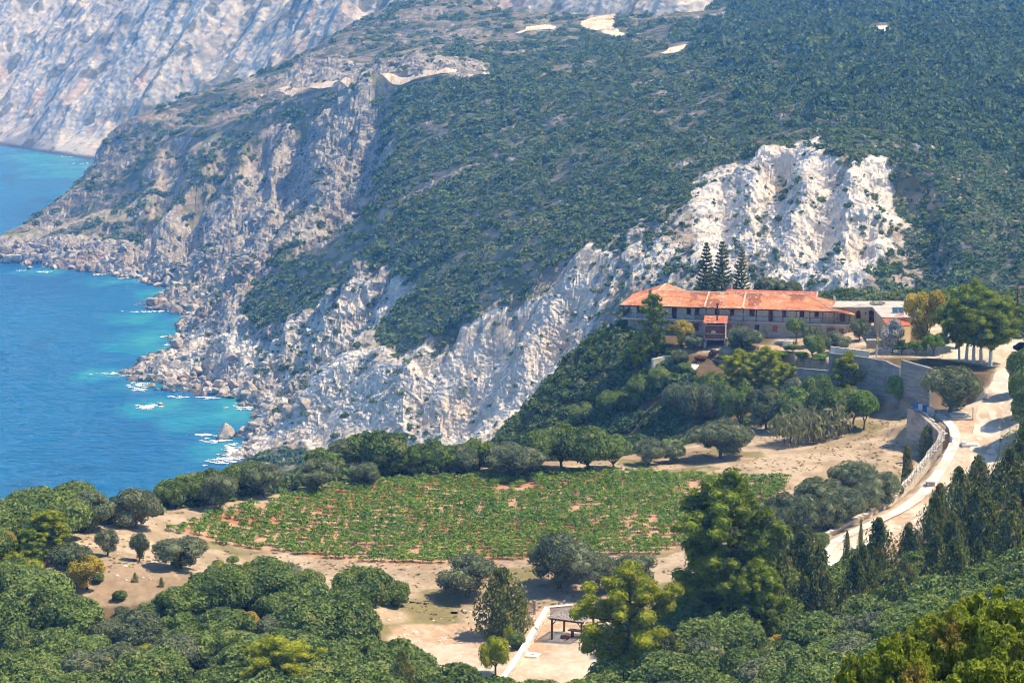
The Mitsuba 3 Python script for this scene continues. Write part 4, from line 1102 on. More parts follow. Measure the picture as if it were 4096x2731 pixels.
# right of the road and the cypress plantation
pl('roadside_tree', ['cone0', 'oak0', 'oak2', 'slimpine0'], [(2345, 900, 800, 70), (2362, 950, 840, 90), (2372, 1010, 880, 100), (2378, 1060, 930, 100), (2395, 980, 820, 120), (2410, 1060, 860, 120), (2390, 1100, 960, 110)], 'dark tree on the bank right of the dirt road, shading it', 'tree', 'trees on the bank right of the road')
cy = region([(2700, 2480), (3060, 2310), (3330, 2300), (3560, 2190), (3700, 2080), (3850, 2010), (3950, 1950), (4160, 1850), (4260, 2050), (4260, 2300), (4000, 2420), (3600, 2560), (3150, 2600), (2750, 2600)], near)
rc = np.random.default_rng(5)
_ra, _fp = ROAD_AREA.buffer(2.5), field_poly.buffer(3)
n = 0
for gy_ in np.arange(140, 330, 3.6):
    for gx_ in np.arange(5, 105, 3.6):
        x, y = gx_ + rc.uniform(-1.4, 1.4), gy_ + rc.uniform(-1.4, 1.4)
        if not shapely.contains_xy(cy, x, y) or shapely.contains_xy(_ra, x, y) or shapely.contains_xy(_fp, x, y) or n > 190:
            continue
        z = float(near.at(x, y))
        q = rc.random()
        kn, s_, nm, lb, gr = (f'cone{rc.integers(5)}', rc.uniform(.7, 1.15), 'plantation_cypress', 'dark ragged cypress in the dense plantation below the road', 'cypresses of the plantation') if q < .72 else (OAKS[rc.integers(4)], rc.uniform(.8, 1.15), 'plantation_oak', 'round green oak among the plantation cypresses', 'oaks among the plantation cypresses')
        key = fresh(nm)
        instance(key, kn, [x, y, z - .1], (s_ * rc.uniform(.85, 1.15),) * 2 + (s_,), rc.random() * 6.3)
        labels[key] = {'label': lb, 'category': 'tree', 'group': gr}
        n += 1
for u, vb, vt, w, lb in ((3185, 2330, 2090, 48, 'dark cypress spire standing before the walled track, leftmost'), (3235, 2330, 2120, 44, 'second cypress spire before the walled track'), (3385, 2300, 2120, 38, 'cypress spire rising across the white path'), (3440, 2250, 2075, 24, 'thin cypress spire across the white path'), (3505, 2270, 2085, 46, 'broad cypress spire across the white path'), (3725, 2140, 2005, 60, 'cypress tip beside the pale track, right of the spires'), (3845, 2030, 1890, 34, 'slim cypress tip at the edge of the dirt road'), (3990, 2070, 1850, 120, 'stout cypress at the right of the dirt road')):
    plant('cypress', f'cone{n % 5}', u, vb, vt, w, lb, 'tree')
    n += 1

# the wood below the camera
keep_out = OPEN.union(YARD).union(ROAD_AREA).union(cy).union(VINE)
_ko, _clear = keep_out.buffer(1.2), OPEN.union(YARD).buffer(-1.0)
for q in (_ra, _fp, _ko, _clear, VINE, cy):
    shapely.prepare(q)
n = 0
rw = np.random.default_rng(9)
wood = []
for gy_ in np.arange(150, 275, 4.1):
    for gx_ in np.arange(-75, 78, 4.1):
        x, y = gx_ + rw.uniform(-1.6, 1.6), gy_ + rw.uniform(-1.6, 1.6)
        if abs(x) > .2275 * y * 1.07 + 2 or shapely.contains_xy(_ko, x, y):
            continue
        z = float(near.at(x, y))
        pv = PH / 2 + FPX * math.tan(math.atan2(CAM_Z - z - 4, y) - PITCH)
        if pv > PH + 120 or z < 45:
            continue
        hmax = 9.0                       # nothing taller than what leaves the open ground in view
        for h_ in (6.0, 4.6, 3.4, 2.4, 1.6):
            k_ = (CAM_Z - 79.5) / (CAM_Z - z - h_)
            if shapely.contains_xy(_clear, x * k_, y * k_):
                hmax = h_ - .4
        if hmax > 1.0:
            wood.append((x, y, z, hmax))
for x, y, z, hmax in wood:
    q = rw.random()
    if q < .60:
        kn, nm, lb, gr, s_ = OAKS[rw.integers(4)], 'holm_oak', 'dark green holm oak crown in the dense wood of the foreground', 'holm oaks of the foreground wood', rw.uniform(.75, 1.2)
    elif q < .86:
        kn, nm, lb, gr, s_ = GREYS[rw.integers(4)], 'grey_oak', 'grey-green oak crown in the dense wood of the foreground', 'grey-green oaks of the foreground wood', rw.uniform(.75, 1.1)
    elif q < .93:
        kn, nm, lb, gr, s_ = f'brightbush{rw.integers(3)}', 'bright_shrub', 'yellow-green shrub between the oaks of the foreground wood', 'yellow-green shrubs of the foreground wood', rw.uniform(.8, 1.3)
    elif q < .96 and y < 245:
        kn, nm, lb, gr, s_ = f'cone{rw.integers(5)}', 'wood_cypress', 'slim dark cypress tip among the foreground oaks', 'cypress tips of the foreground wood', rw.uniform(.7, .9)
    elif q < .985:
        kn, nm, lb, gr, s_ = 'yellow1', 'yellowing_tree', 'yellowing small tree between the oaks of the foreground wood', 'yellowing trees of the foreground wood', rw.uniform(.35, .5)
    else:
        kn, nm, lb, gr, s_ = 'dead1', 'dead_shrub', 'grey dead shrub among the foreground oaks', 'dead shrubs of the foreground wood', rw.uniform(1.0, 1.4)
    s_ = min(s_, hmax / KIND[kn][0])
    key = fresh(nm)
    instance(key, kn, [x, y, z - .15], (s_ * rw.uniform(.9, 1.2), s_ * rw.uniform(.9, 1.2), s_), rw.random() * 6.3)
    labels[key] = {'label': lb, 'category': 'shrub' if 'shrub' in nm else 'tree', 'group': gr}

# the dark slope that falls from the monastery to the cove
rp = np.random.default_rng(31)
slope_poly = Polygon([(19, 398), (24, 391), (28, 383), (32, 372), (36, 364), (24, 360), (6, 356), (-16, 368), (-14, 392), (-6, 408), (6, 414), (16, 412)])
bx0, by0, bx1, by1 = slope_poly.bounds
def lattice(bounds, sx, sy, jx, jy, r):
    gx_, gy_ = np.meshgrid(np.arange(bounds[0], bounds[2], sx), np.arange(bounds[1], bounds[3], sy))
    return gx_.ravel() + r.uniform(-jx, jx, gx_.size), gy_.ravel() + r.uniform(-jy, jy, gx_.size)


x, y = lattice(slope_poly.bounds, 1.5, 1.5, .7, .7, rp)
ok = inside(slope_poly, x, y) & (rp.random(len(x)) < .95 - .6 * (fb(x, y, 7, 5, 2) > .62))
sp, ss = np.column_stack([x, y, near.at(x, y)])[ok], rp.uniform(.6, 1.35, ok.sum())
scatter('ravine_scrub', ['scrub0', 'scrub1', 'scrub2', 'canopy0', 'canopy1', 'canopy2', 'scrubolive0'] , np.array(sp), np.array(ss) * .9, (.8, 1.2), (.25, 0), rp)
labels['ravine_scrub'] = {'kind': 'stuff', 'label': 'dense dark scrub on the steep slope below the monastery'}
# low growth along the hidden drop behind the rim and around the terraces
sp, ss = [], []
for p in dense(rim[:, :], 1.6):
    for k in range(2):
        x, y = p[0] + rp.uniform(-3, 2), p[1] + rp.uniform(1, 7)
        sp.append((x, y, float(near.at(x, y))))
        ss.append(rp.uniform(.7, 1.5))
scatter('rim_scrub', ['scrub0', 'scrub1', 'scrub3', 'canopy0', 'scrubolive1'], np.array(sp), np.array(ss), (.8, 1.2), (0, 0), rp)
labels['rim_scrub'] = {'kind': 'stuff', 'label': 'low scrub between the trees on the far rim of the field'}
for u, vb, vt, w, lb in ((2330, 1715, 1610, 110, 'oak at the foot of the dark slope, leftmost'), (2450, 1660, 1560, 130, 'oak in the middle of the dark slope foot'), (2560, 1610, 1500, 110, 'oak on the dark slope under the pine'), (2640, 1560, 1470, 100, 'oak on the dark slope beside the grey garden wall')):
    plant('slope_oak', OAKS[n % 4], u, vb, vt, w, lb, 'tree')
    n += 1

# ------------------------------------------------------------------ the vineyard
rv = np.random.default_rng(41)
x, y = lattice(VINE.bounds, 1.22, 1.62, .26, .22, rv)
ok = inside(VINE, x, y) & (rv.random(len(x)) > .04 + .55 * sstep(.50, .68, fb(x, y, 9, 91, 3)) * sstep(-25, 30, x) * .75 + .15 * sstep(.6, .7, fb(x, y, 6, 92, 2)))
vp = np.column_stack([x, y, near.at(x, y)])[ok]
vp = np.array(sorted(vp, key=lambda p: p[1]))
for k, p in enumerate(vp):
    s_ = rv.uniform(.62, 1.02)
    if k < 300:
        key = fresh('grape_vine')
        labels[key] = {'label': 'low bushy green grape vine in the near part of the vineyard', 'category': 'grape vine', 'group': 'grape vines of the vineyard'}
    else:
        key = f'vineyard_rows__{k:04d}'
    instance(key, f'vine{rv.integers(4)}', p, (s_ * rv.uniform(.9, 1.2), s_, s_), rv.random() * 6.3)
labels['vineyard_rows'] = {'kind': 'stuff', 'label': 'green grape vines filling the far part of the vineyard'}
print('vines', len(vp), 'wood', len(wood))

# dry tufts and low bushes on the open ground
def tuft(name, leaf, seed, n=26, h=.5, w=.4):
    r = np.random.default_rng(seed)
    a = r.random(n) * 6.3
    c = np.stack([np.cos(a) * w * r.random(n), np.sin(a) * w * r.random(n), h * .5 * r.uniform(.5, 1.3, n)], 1)
    v, f = quads(c, np.stack([np.cos(a), np.sin(a), .5 + 0 * a], 1), h, .3, r, np.array([[0, 0, 1.0]]) + .4 * r.standard_normal((n, 3)))
    KIND[name] = (h, w, {'blades': leafy((v, f), leaf)})


leafmat('leaf_straw', (.30, .22, .12), (.58, .45, .28), None)
for k in range(2):
    tuft(f'tuft{k}', 'leaf_straw', 600 + k)
tuft('weed0', 'leaf_olive', 610, 24, .45, .5)
tuft('weed1', 'leaf_vine', 611, 24, .35, .5)
ox0, oy0, ox1, oy1 = OPEN.bounds
rt = np.random.default_rng(19)
x, y = rt.uniform(ox0, ox1, 24000), rt.uniform(oy0, oy1, 24000)
ok = inside(OPEN, x, y) & ~inside(VINE, x, y) & (fb(x, y, 8, 95, 2) > .38)
tp = np.column_stack([x, y, near.at(x, y)])[ok][:1500]
scatter('dry_grass', ['tuft0', 'tuft1', 'tuft0', 'tuft1', 'weed0', 'weed1'], np.array(tp), rt.uniform(.25, .55, len(tp)), (.4, .8), (0, 0), rt, 0)
labels['dry_grass'] = {'kind': 'stuff', 'label': 'dry straw-coloured grass tufts and weeds on the stubble field'}

# scrub on the far edge of the terrace and round the buildings
x, y = lattice((20, 402, 135, 446), 1.9, 1.9, .8, .8, rt)
ok = rt.random(len(x)) < .55 + .4 * (y > 425)
scatter('terrace_scrub', ['scrub0', 'scrub1', 'scrub2', 'canopy0', 'scrubolive0'], np.column_stack([x, y, near.at(x, y)])[ok], rt.uniform(.5, 1.15, ok.sum()), (.8, 1.2), (0, 0), rt)
x, y = lattice((86, 355, 125, 402), 2.2, 2.2, .9, .9, rt)
ok = (rt.random(len(x)) < .5) & ~inside(ROAD_AREA.buffer(2), x, y)
scatter('terrace_scrub', ['scrub0', 'scrub1', 'scrub2', 'canopy0', 'scrubolive0'], np.column_stack([x, y, near.at(x, y)])[ok], rt.uniform(.5, 1.15, ok.sum()), (.8, 1.2), (0, 0), rt)
labels['terrace_scrub'] = {'kind': 'stuff', 'label': 'low scrub along the back edge of the terrace and beside the road'}
# ------------------------------------------------------------------ materials of the built things
def dmat(name, a, b, s=3.0, sz=None, bump=None, bs=6.0, stain=None):
    def col(p, n, uv):
        c = mix(a, b, smoothstep(.25, .7, fbm(p.x * s, p.y * s, p.z * (sz or s), 3)))
        if stain is not None:
            c = mix(c, stain, smoothstep(.56, .72, fbm(p.x * .7 + 5, p.y * .7, p.z * .25, 3)) * .7)
        return c
    b_ = {'type': 'diffuse', 'reflectance': mikit.proc(col)}
    if bump:
        b_ = {'type': 'bumpmap', 'scale': bump, 'arbitrary': mikit.proc(lambda p, n, uv: fbm(p.x * bs, p.y * bs, p.z * bs, 2), .02), 'bsdf': b_}
    scene[name] = {'type': 'twosided', 'bsdf': b_}


dmat('mat_plaster', (.72, .73, .74), (.82, .82, .81), .8, .5, stain=(.44, .43, .41))
dmat('mat_yellow', (.66, .54, .32), (.76, .64, .42), .8, stain=(.55, .42, .24))
dmat('mat_concrete', (.25, .27, .29), (.37, .39, .41), .7, 3.2, .02, 5, stain=(.21, .22, .23))
dmat('mat_slab', (.46, .445, .42), (.60, .58, .54), 1.2, stain=(.30, .29, .27))
dmat('mat_lower', (.38, .36, .335), (.50, .47, .43), .9, 2.6, .02, 4, stain=(.24, .22, .20))
dmat('mat_white', (.74, .74, .73), (.84, .84, .82), 1.5, stain=(.66, .64, .60))
dmat('mat_stone', (.40, .345, .265), (.62, .55, .44), 2.2, bump=.05, bs=4, stain=(.33, .29, .24))
dmat('mat_palestone', (.58, .54, .47), (.78, .75, .69), 2.6, bump=.06, bs=4)
dmat('mat_door', (.075, .025, .018), (.12, .042, .03), 3)
dmat('mat_brownred', (.20, .07, .05), (.28, .11, .08), 3)
dmat('mat_post', (.20, .095, .07), (.30, .15, .11), 4)
dmat('mat_timber', (.10, .062, .045), (.17, .11, .08), 5)
dmat('mat_greywood', (.34, .31, .29), (.52, .49, .46), 5, stain=(.27, .25, .23))
dmat('mat_iron', (.05, .05, .055), (.10, .095, .09), 5)
dmat('mat_galv', (.34, .35, .36), (.46, .47, .48), 4)
dmat('mat_brick', (.27, .085, .055), (.42, .17, .11), 5, 9, .02, 9)
dmat('mat_dark', (.02, .02, .02), (.035, .033, .03), 3)
dmat('mat_flagyellow', (.72, .50, .06), (.80, .58, .10), 3)
dmat('mat_flagblue', (.06, .10, .42), (.10, .16, .52), 3)
dmat('mat_blue', (.04, .16, .48), (.08, .24, .58), 3)
scene['mat_pane'] = {'type': 'principled', 'base_color': rgb(.02, .024, .03), 'roughness': .12, 'specular': .6}


def tile_col(p, n, uv):
    c = mix((.60, .235, .13), (.74, .36, .20), smoothstep(.25, .7, fbm(p.x * .5, p.y * .9, p.z, 3)))
    c = mix(c, (.56, .175, .11), uv.x)
    c = c * (.86 + .24 * cell_rand(p.x * 3.1, dr.floor(uv.y), 3))
    c = mix(c, (.30, .135, .085), smoothstep(.57, .66, fbm(p.x * .28 + 2, p.y * .30, 5, 4)) * .75)
    return mix(c, (.74, .60, .50), smoothstep(.70, .78, noise(p.x * 2.2, p.y * 2.2, p.z * 2.2)) * .5)


scene['mat_tiles'] = {'type': 'twosided', 'bsdf': {'type': 'diffuse', 'reflectance': mikit.proc(tile_col)}}
dmat('mat_ridge', (.62, .42, .32), (.78, .66, .56), 2.5)


def box(x0, x1, y0, y1, z0, z1):
    m = trimesh.creation.box(extents=(abs(x1 - x0), abs(y1 - y0), abs(z1 - z0)))
    m.apply_translation(((x0 + x1) / 2, (y0 + y1) / 2, (z0 + z1) / 2))
    return np.array(m.vertices), np.array(m.faces)


class Frame:
    """A building's own axes: X along its front, Y to the back, Z up."""

    def __init__(self, o, deg):
        a = math.radians(deg)
        self.o, self.x, self.y = np.asarray(o, float), np.array([math.cos(a), math.sin(a), 0]), np.array([-math.sin(a), math.cos(a), 0])

    def __call__(self, m):
        v, f = m
        v = np.asarray(v, float)
        return self.o + v[:, :1] * self.x + v[:, 1:2] * self.y + v[:, 2:3] * np.array([0, 0, 1.0]), f

    def X(self, u, yl):
        """local X where the sight line of column u crosses the plane local Y = yl"""
        t = (u - PW / 2) / FPX
        p0 = self.o + yl * self.y
        # point p0 + X*x with x/(depth) = t ; depth along the lens axis
        def g(X):
            p = p0 + X * self.x
            d = p[1] * CP + (CAM_Z - p[2]) * SP
            return p[0] - t * d
        a, b = g(0.0), g(1.0)
        return -a / (b - a)

    def Zat(self, v, X, yl):
        p = self.o + X * self.x + yl * self.y
        return P(PW / 2, v, p[1])[2] - self.o[2]


def tiles(a, b, c, d, rows, red=0.0, step=.035, cols=1):
    """A tiled slope with eave a-b and top d-c, laid in overlapping courses; each course is proud at its lower edge."""
    a, b, c, d = (np.asarray(q, float) for q in (a, b, c, d))
    n = np.cross(b - a, d - a)
    n = n / np.linalg.norm(n)
    n = n if n[2] > 0 else -n
    V_, F_, uv, k = [], [], [], 0
    L = max(np.linalg.norm(b - a), np.linalg.norm(c - d))
    nc = max(2, int(L / .3))
    for i in range(rows):
        t0, t1 = i / rows, (i + 1) / rows
        l0, r0, l1, r1 = a + (d - a) * t0, b + (c - b) * t0, a + (d - a) * t1, b + (c - b) * t1
        s = np.linspace(0, 1, nc + 1)
        wave = (.030 * (np.arange(nc + 1) % 2))[:, None] * n
        lo, hi = l0 + (r0 - l0) * s[:, None], l1 + (r1 - l1) * s[:, None]
        rows_ = [lo - n * .02 + wave, lo + n * step + wave, hi + wave * 1.0 + n * .002]
        V_.append(np.vstack(rows_))
        F_.append(grid_faces(3, nc + 1) + k)
        uv.append(np.column_stack([np.full(3 * (nc + 1), red), np.full(3 * (nc + 1), i + .5)]))
        k += 3 * (nc + 1)
    return (np.vstack(V_), np.vstack(F_)), np.vstack(uv)


def roof_part(parent, fr, name, slabs, mat='mat_tiles'):
    ms, uvs = zip(*slabs)
    m = fr(join(*ms)) if fr else join(*ms)
    return part(parent, name, m, mat, False, uv=np.vstack(uvs))


def arch_opening(x0, x1, z0, z1, y0, y1, round_top=True, n=8):
    """A flat-backed door or window leaf with an arched head, extruded from y0 to y1."""
    w = (x1 - x0) / 2
    pts = [(x0, z0), (x1, z0)]
    if round_top:
        for k in range(n + 1):
            a = math.pi * k / n
            pts.append(((x0 + x1) / 2 + w * math.cos(a), z1 - w * .85 + w * .85 * math.sin(a)))
    else:
        pts += [(x1, z1), (x0, z1)]
    m = trimesh.creation.extrude_polygon(Polygon(pts), abs(y1 - y0), engine='earcut')
    v = np.array(m.vertices)
    return np.stack([v[:, 0], min(y0, y1) + v[:, 2], v[:, 1]], 1), np.array(m.faces)


# ------------------------------------------------------------------ the monastery: long two-storey house
o = P(2488, 1272, 395)
o[2] = 88.7
H = Frame(o, -12)
t = thing('monastery_house', 'long two-storey house with orange tiled roof and timber veranda above the cliff', 'house')
XU = lambda u: H.X(u, 1.5)
XL = lambda u: H.X(u, .35)
XE = H.X(3337, 0.0)
XR = H.X(3398, 0.0)
XW = H.X(3311, 1.5)
part(t, 'lower_wall', H(join(box(1.0, XR - .5, .35, 10.6, -1.5, 2.74), box(1.0, 10.4, 10.6, 15, -1.5, 2.74))), 'mat_lower')
part(t, 'veranda_slab', H(join(box(0, XR, 0, 11.2, 2.75, 3.0), box(0, 11, 11.2, 15.2, 2.75, 3.0))), 'mat_slab')
part(t, 'white_edge', H(join(box(-.04, XU(2817), -.05, 0, 2.74, 3.02))), 'mat_white', label='white painted edge of the balcony slab')
part(t, 'upper_wall', H(join(box(1.5, XW, 1.5, 10.2, 3.0, 5.3), box(1.5, 9.9, 10.2, 14.6, 3.0, 5.3))), 'mat_plaster')
ZE, ZR, XH, XP = 5.27, 7.25, 5.6, XE - 5.2
roof_part(t, H, 'roof', [tiles((-.35, -.25, ZE), (XE + .1, -.25, ZE), (XP, 5.5, ZR), (XH, 5.5, ZR), 18), tiles((-.35, 15.4, ZE), (-.35, -.25, ZE), (XH, 5.5, ZR), (XH, 15.4, ZR), 18, .45),
                         tiles((11.4, 5.5, ZE + .02), (11.4, 15.4, ZE + .02), (XH, 15.4, ZR), (XH, 5.5, ZR), 18, .15), tiles((XE, 11.3, ZE), (8, 11.3, ZE), (XH, 5.5, ZR), (XP, 5.5, ZR), 18),
                         tiles((XE + .1, -.25, ZE), (XR + .7, .0, ZE - .62), (XP, 5.6, ZR - .02), (XP, 5.5, ZR), 18, .1), tiles((XR + .7, .0, ZE - .62), (XR + .7, 11.3, ZE - .62), (XP, 5.65, ZR - .02), (XP, 5.6, ZR - .02), 18, .1)])
part(t, 'fascia', H(join(box(-.33, XE, -.2, -.12, ZE - .16, ZE - .03), box(-.33, -.22, -.12, 15, ZE - .16, ZE - .03))), 'mat_timber')
part(t, 'soffit', H(join(box(-.2, XE - .1, -.11, 1.49, ZE - .10, ZE - .05))), 'mat_white')


def ridge_line(a, b, r=.13):
    return tube([a, (np.asarray(a) + b) / 2, b], r, 6)


part(t, 'ridge_tiles', H(join(ridge_line((XH, 5.5, ZR + .04), np.array((XP, 5.5, ZR + .04))), ridge_line((XH, 5.5, ZR + .04), np.array((XH, 15.3, ZR + .04))), ridge_line((-.3, -.2, ZE + .05), np.array((XH, 5.5, ZR + .05))), ridge_line((XE, -.2, ZE + .05), np.array((XP, 5.5, ZR + .05))), ridge_line((XH, 15.35, ZR + .04), np.array((11.3, 15.35, ZE + .06))))), 'mat_ridge')
for u0, u1 in ((2815, 2834), (2968, 2980)):
    a, b = H.X(u0, 0), H.X(u1, 5.5)
    part(t, 'verge_tiles', H(ridge_line((a, -.2, ZE + .07), np.array((b, 5.45, ZR + .06)), .16)), 'mat_ridge')
# upper floor openings
for (u0, u1, v0, v1, rnd, dr_) in ((2547, 2573, 1221, 1248, False, 0), (2687, 2705, 1222, 1271, True, 1), (2746, 2763, 1226, 1256, True, 0), (2779, 2795, 1227, 1257, True, 0), (2859, 2875, 1233, 1260, False, 0), (2919, 2934, 1234, 1260, False, 0),
                                   (2998, 3016, 1236, 1262, False, 0), (3073, 3089, 1240, 1285, False, 1), (3127, 3142, 1240, 1266, False, 0), (3198, 3214, 1241, 1266, False, 0), (3257, 3272, 1242, 1267, False, 0)):
    x0, x1 = XU(u0), XU(u1)
    z0 = 3.02 if dr_ else H.Zat(v1, x0, 1.5)
    z1 = min(H.Zat(v0, x0, 1.5), 5.15)
    w = part(t, 'door' if dr_ else 'window', H(arch_opening(x0 - .07, x1 + .07, z0 - (0 if dr_ else .05), z1 + .07, 1.46, 1.52, rnd)), 'mat_lower')
    part(w, 'leaf' if dr_ else 'shutter', H(arch_opening(x0, x1, z0, z1, 1.40, 1.45, rnd)), 'mat_door')
    if not dr_:
        part(w, 'sill', H(box(x0 - .12, x1 + .12, 1.36, 1.45, z0 - .12, z0 - .06)), 'mat_slab')
# veranda posts, timber rail to the right and iron rail to the left
for u in (2823, 2871, 2919, 2971, 3024, 3077, 3130, 3183, 3237, 3289, 3334):
    x = H.X(u, .15)
    part(t, 'veranda_post', H(box(x - .09, x + .09, .08, .26, 3.0, ZE - .06)), 'mat_post')
for u0, u1 in ((2823, 2919), (2919, 3024), (3024, 3130), (3130, 3237), (3237, 3334)):
    part(t, 'timber_rail', H(box(H.X(u0, .15) + .1, H.X(u1, .15) - .1, .13, .21, 3.93, 4.03)), 'mat_post')
for u in (2492, 2548):
    x = H.X(u, .1)
    part(t, 'veranda_post', H(box(x - .07, x + .07, .06, .2, 3.0, ZE - .06)), 'mat_post')
bars = [box(.1, XU(2815), .09, .12, 3.92, 3.96), box(.09, .12, .1, 9, 3.92, 3.96)]
bars += [box(x, x + .025, .09, .12, 3.0, 3.92) for x in np.arange(.1, XU(2815), .22)] + [box(.09, .12, y_, y_ + .025, 3.0, 3.92) for y_ in np.arange(.3, 9, .25)]
part(t, 'iron_railing', H(join(*bars)), 'mat_iron')
bars = []
for y_ in np.arange(.2, 7.5, 1.1):
    bars += [box(XR - .12, XR - .06, y_, y_ + .06, 3.0, 4.6)]
for x in np.linspace(XE + .4, XR - .3, 6):
    bars += [box(x, x + .05, .08, .13, 3.0, 4.75)]
bars += [box(XE, XR, .08, .13, 3.95, 4.0), box(XE, XR, .08, .13, 4.55, 4.6), box(XR - .12, XR - .07, .1, 7.6, 3.95, 4.0)]
part(t, 'side_railing', H(join(*bars)), 'mat_iron')
# side wall of the right end: ochre, with a brown door and window
part(t, 'side_wall', H(box(XW, XW + .06, 1.5, 10.2, 3.0, 5.25)), 'mat_yellow')
part(t, 'side_door', H(box(XW + .06, XW + .12, 2.2, 3.3, 3.0, 5.0)), 'mat_brownred')
# lower floor openings
for u0, u1, v0, v1, m_, nm in ((2686, 2698, 1292, 1303, 'mat_dark', 'window'), (2775, 2793, 1294, 1322, 'mat_door', 'window'), (2946, 2968, 1297, 1319, 'mat_pane', 'window'), (3019, 3035, 1300, 1323, 'mat_pane', 'window'), (3089, 3109, 1302, 1328, 'mat_brick', 'brick_panel'), (3308, 3336, 1312, 1358, 'mat_brownred', 'door'), (3355, 3374, 1313, 1336, 'mat_brick', 'brick_panel'), (2908, 2926, 1294, 1325, 'mat_brick', 'brick_panel')):
    x0, x1 = XL(u0), XL(u1)
    z0, z1 = H.Zat(v1, x0, .35), H.Zat(v0, x0, .35)
    w = part(t, nm, H(box(x0, x1, .28, .345, max(z0, 0), min(z1, 2.7))), m_)
    if nm != 'brick_panel':
        part(w, 'frame', H(join(box(x0 - .08, x0, .26, .34, max(z0, 0), min(z1, 2.7)), box(x1, x1 + .08, .26, .34, max(z0, 0), min(z1, 2.7)), box(x0 - .08, x1 + .08, .26, .34, min(z1, 2.7), min(z1, 2.7) + .06), box((x0 + x1) / 2 - .03, (x0 + x1) / 2 + .03, .25, .275, max(z0, 0), min(z1, 2.7)))), 'mat_white' if u0 == 2946 else 'mat_post')
part(t, 'drain_pipe', H(join(tube([(XL(3058), .25, -.2), (XL(3058), .25, 2.7)], .05), tube([(XL(3062), .25, -.2), (XL(3062), .25, 2.7)], .04), tube([(XL(3066), .3, .75), (XL(3082), .3, 1.15), (XL(3100), .3, 1.35), (XL(3140), .3, 1.42)], .035))), 'mat_galv')
# chimney on the hip
cx, cy_ = H.X(2600, 2.0), 2.0
ch = part(t, 'chimney', H(join(box(cx - .28, cx + .28, cy_ - .28, cy_ + .28, 5.6, 7.4), box(cx - .36, cx + .36, cy_ - .36, cy_ + .36, 7.4, 7.5))), 'mat_slab')
part(ch, 'flue_cap', H(join(box(cx - .2, cx + .2, cy_ - .2, cy_ + .2, 7.5, 7.75), tube([(cx + .1, cy_, 7.7), (cx + .15, cy_, 8.1)], .07))), 'mat_post')

# ------------------------------------------------------------------ long red roof behind it
t = thing('rear_building', 'long building with brighter red tiled roof right behind the monastery house', 'building')
xa, xb = H.X(2892, 14.5), H.X(3266, 14.5)
part(t, 'wall', H(box(xa + .6, xb - .3, 11.6, 17.4, -1, 5.2)), 'mat_plaster')
roof_part(t, H, 'roof', [tiles((xa - .3, 11.3, 5.1), (xb, 11.3, 5.1), (xb, 14.5, 6.65), (xa + .6, 14.5, 6.65), 11, .7), tiles((xb, 17.8, 5.1), (xa - .3, 17.8, 5.1), (xa + .6, 14.5, 6.65), (xb, 14.5, 6.65), 11, .7)])
part(t, 'gable', H((np.array([(xb - .3, 11.6, 5.0), (xb - .3, 17.4, 5.0), (xb - .3, 14.5, 6.5), (xb - .1, 11.6, 5.0), (xb - .1, 17.4, 5.0), (xb - .1, 14.5, 6.5)]), np.array([[0, 1, 2], [3, 5, 4], [0, 3, 1], [1, 3, 4], [1, 4, 2], [2, 4, 5], [2, 5, 0], [0, 5, 3]]))), 'mat_white')
part(t, 'verge_board', H(tube([(xb + .02, 11.3, 5.15), (xb + .02, 14.5, 6.72)], .09, 4)), 'mat_white')
part(t, 'white_pillar', H(box(xb + 3.0, xb + 3.35, 13, 13.35, 3, 6.1)), 'mat_white')
part(t, 'roof_tank', H(join(tube([(xa + 1.2, 15.5, 6.2), (xa + 1.2, 15.5, 7.6)], .28, 10))), 'mat_galv')

# ------------------------------------------------------------------ flat-roofed yellow wing with arches
t = thing('arched_wing', 'low ochre building with flat concrete roof and dark arched openings, right of the monastery', 'building')
W0 = Frame((0, 0, 0), 0)
yw, zf_, zr_ = 389.0, 91.6, 94.3


def ux(u, y, z):
    t_ = (u - PW / 2) / FPX
    return t_ * (y * CP + (CAM_Z - z) * SP)


x0, x1 = ux(3300, yw, zr_), ux(3487, yw, zr_)
part(t, 'wall', box(x0, x1, yw, yw + 6, 87.5, zr_), 'mat_yellow')
part(t, 'flat_roof', join(box(x0 - .5, ux(3650, 395.6, zr_), yw - .5, yw + 7, zr_, zr_ + .24)), 'mat_slab', label='cracked grey concrete roof slab of the wing')
xs_ = ux(3527, 376, zr_)
fp = trimesh.creation.extrude_polygon(Polygon([(x1 + .0, yw - .52), (xs_, 376.2), (ux(3650, 376, zr_) + 3, 376.2), (ux(3650, 376, zr_) + 3, yw - .52)]), .24, engine='earcut')
fp.apply_translation((0, 0, zr_))
part(t, 'front_roof', fp, 'mat_slab')
fp = trimesh.creation.extrude_polygon(Polygon([(x1 + .35, yw - .5), (xs_ + .35, 376.5), (ux(3650, 376, zr_) + 2.6, 376.5), (ux(3650, 376, zr_) + 2.6, yw - .5)]), 6.4, engine='earcut')
fp.apply_translation((0, 0, zr_ - 6.42))
part(t, 'front_wall', fp, 'mat_yellow')
for u0, u1, v0, v1 in ((3424, 3441, 1242, 1280), (3475, 3495, 1241, 1291)):
    a, b = ux(u0, yw, 92.5), ux(u1, yw, 92.5)
    z1 = P(PW / 2, v0, yw)[2]
    z0 = P(PW / 2, v1, yw)[2]
    w = part(t, 'arch_surround', arch_opening(a - .16, b + .16, z0, z1 + .14, yw - .06, yw - .005), 'mat_stone')
    part(w, 'leaf', arch_opening(a, b, z0, z1, yw - .12, yw - .07), 'mat_door')
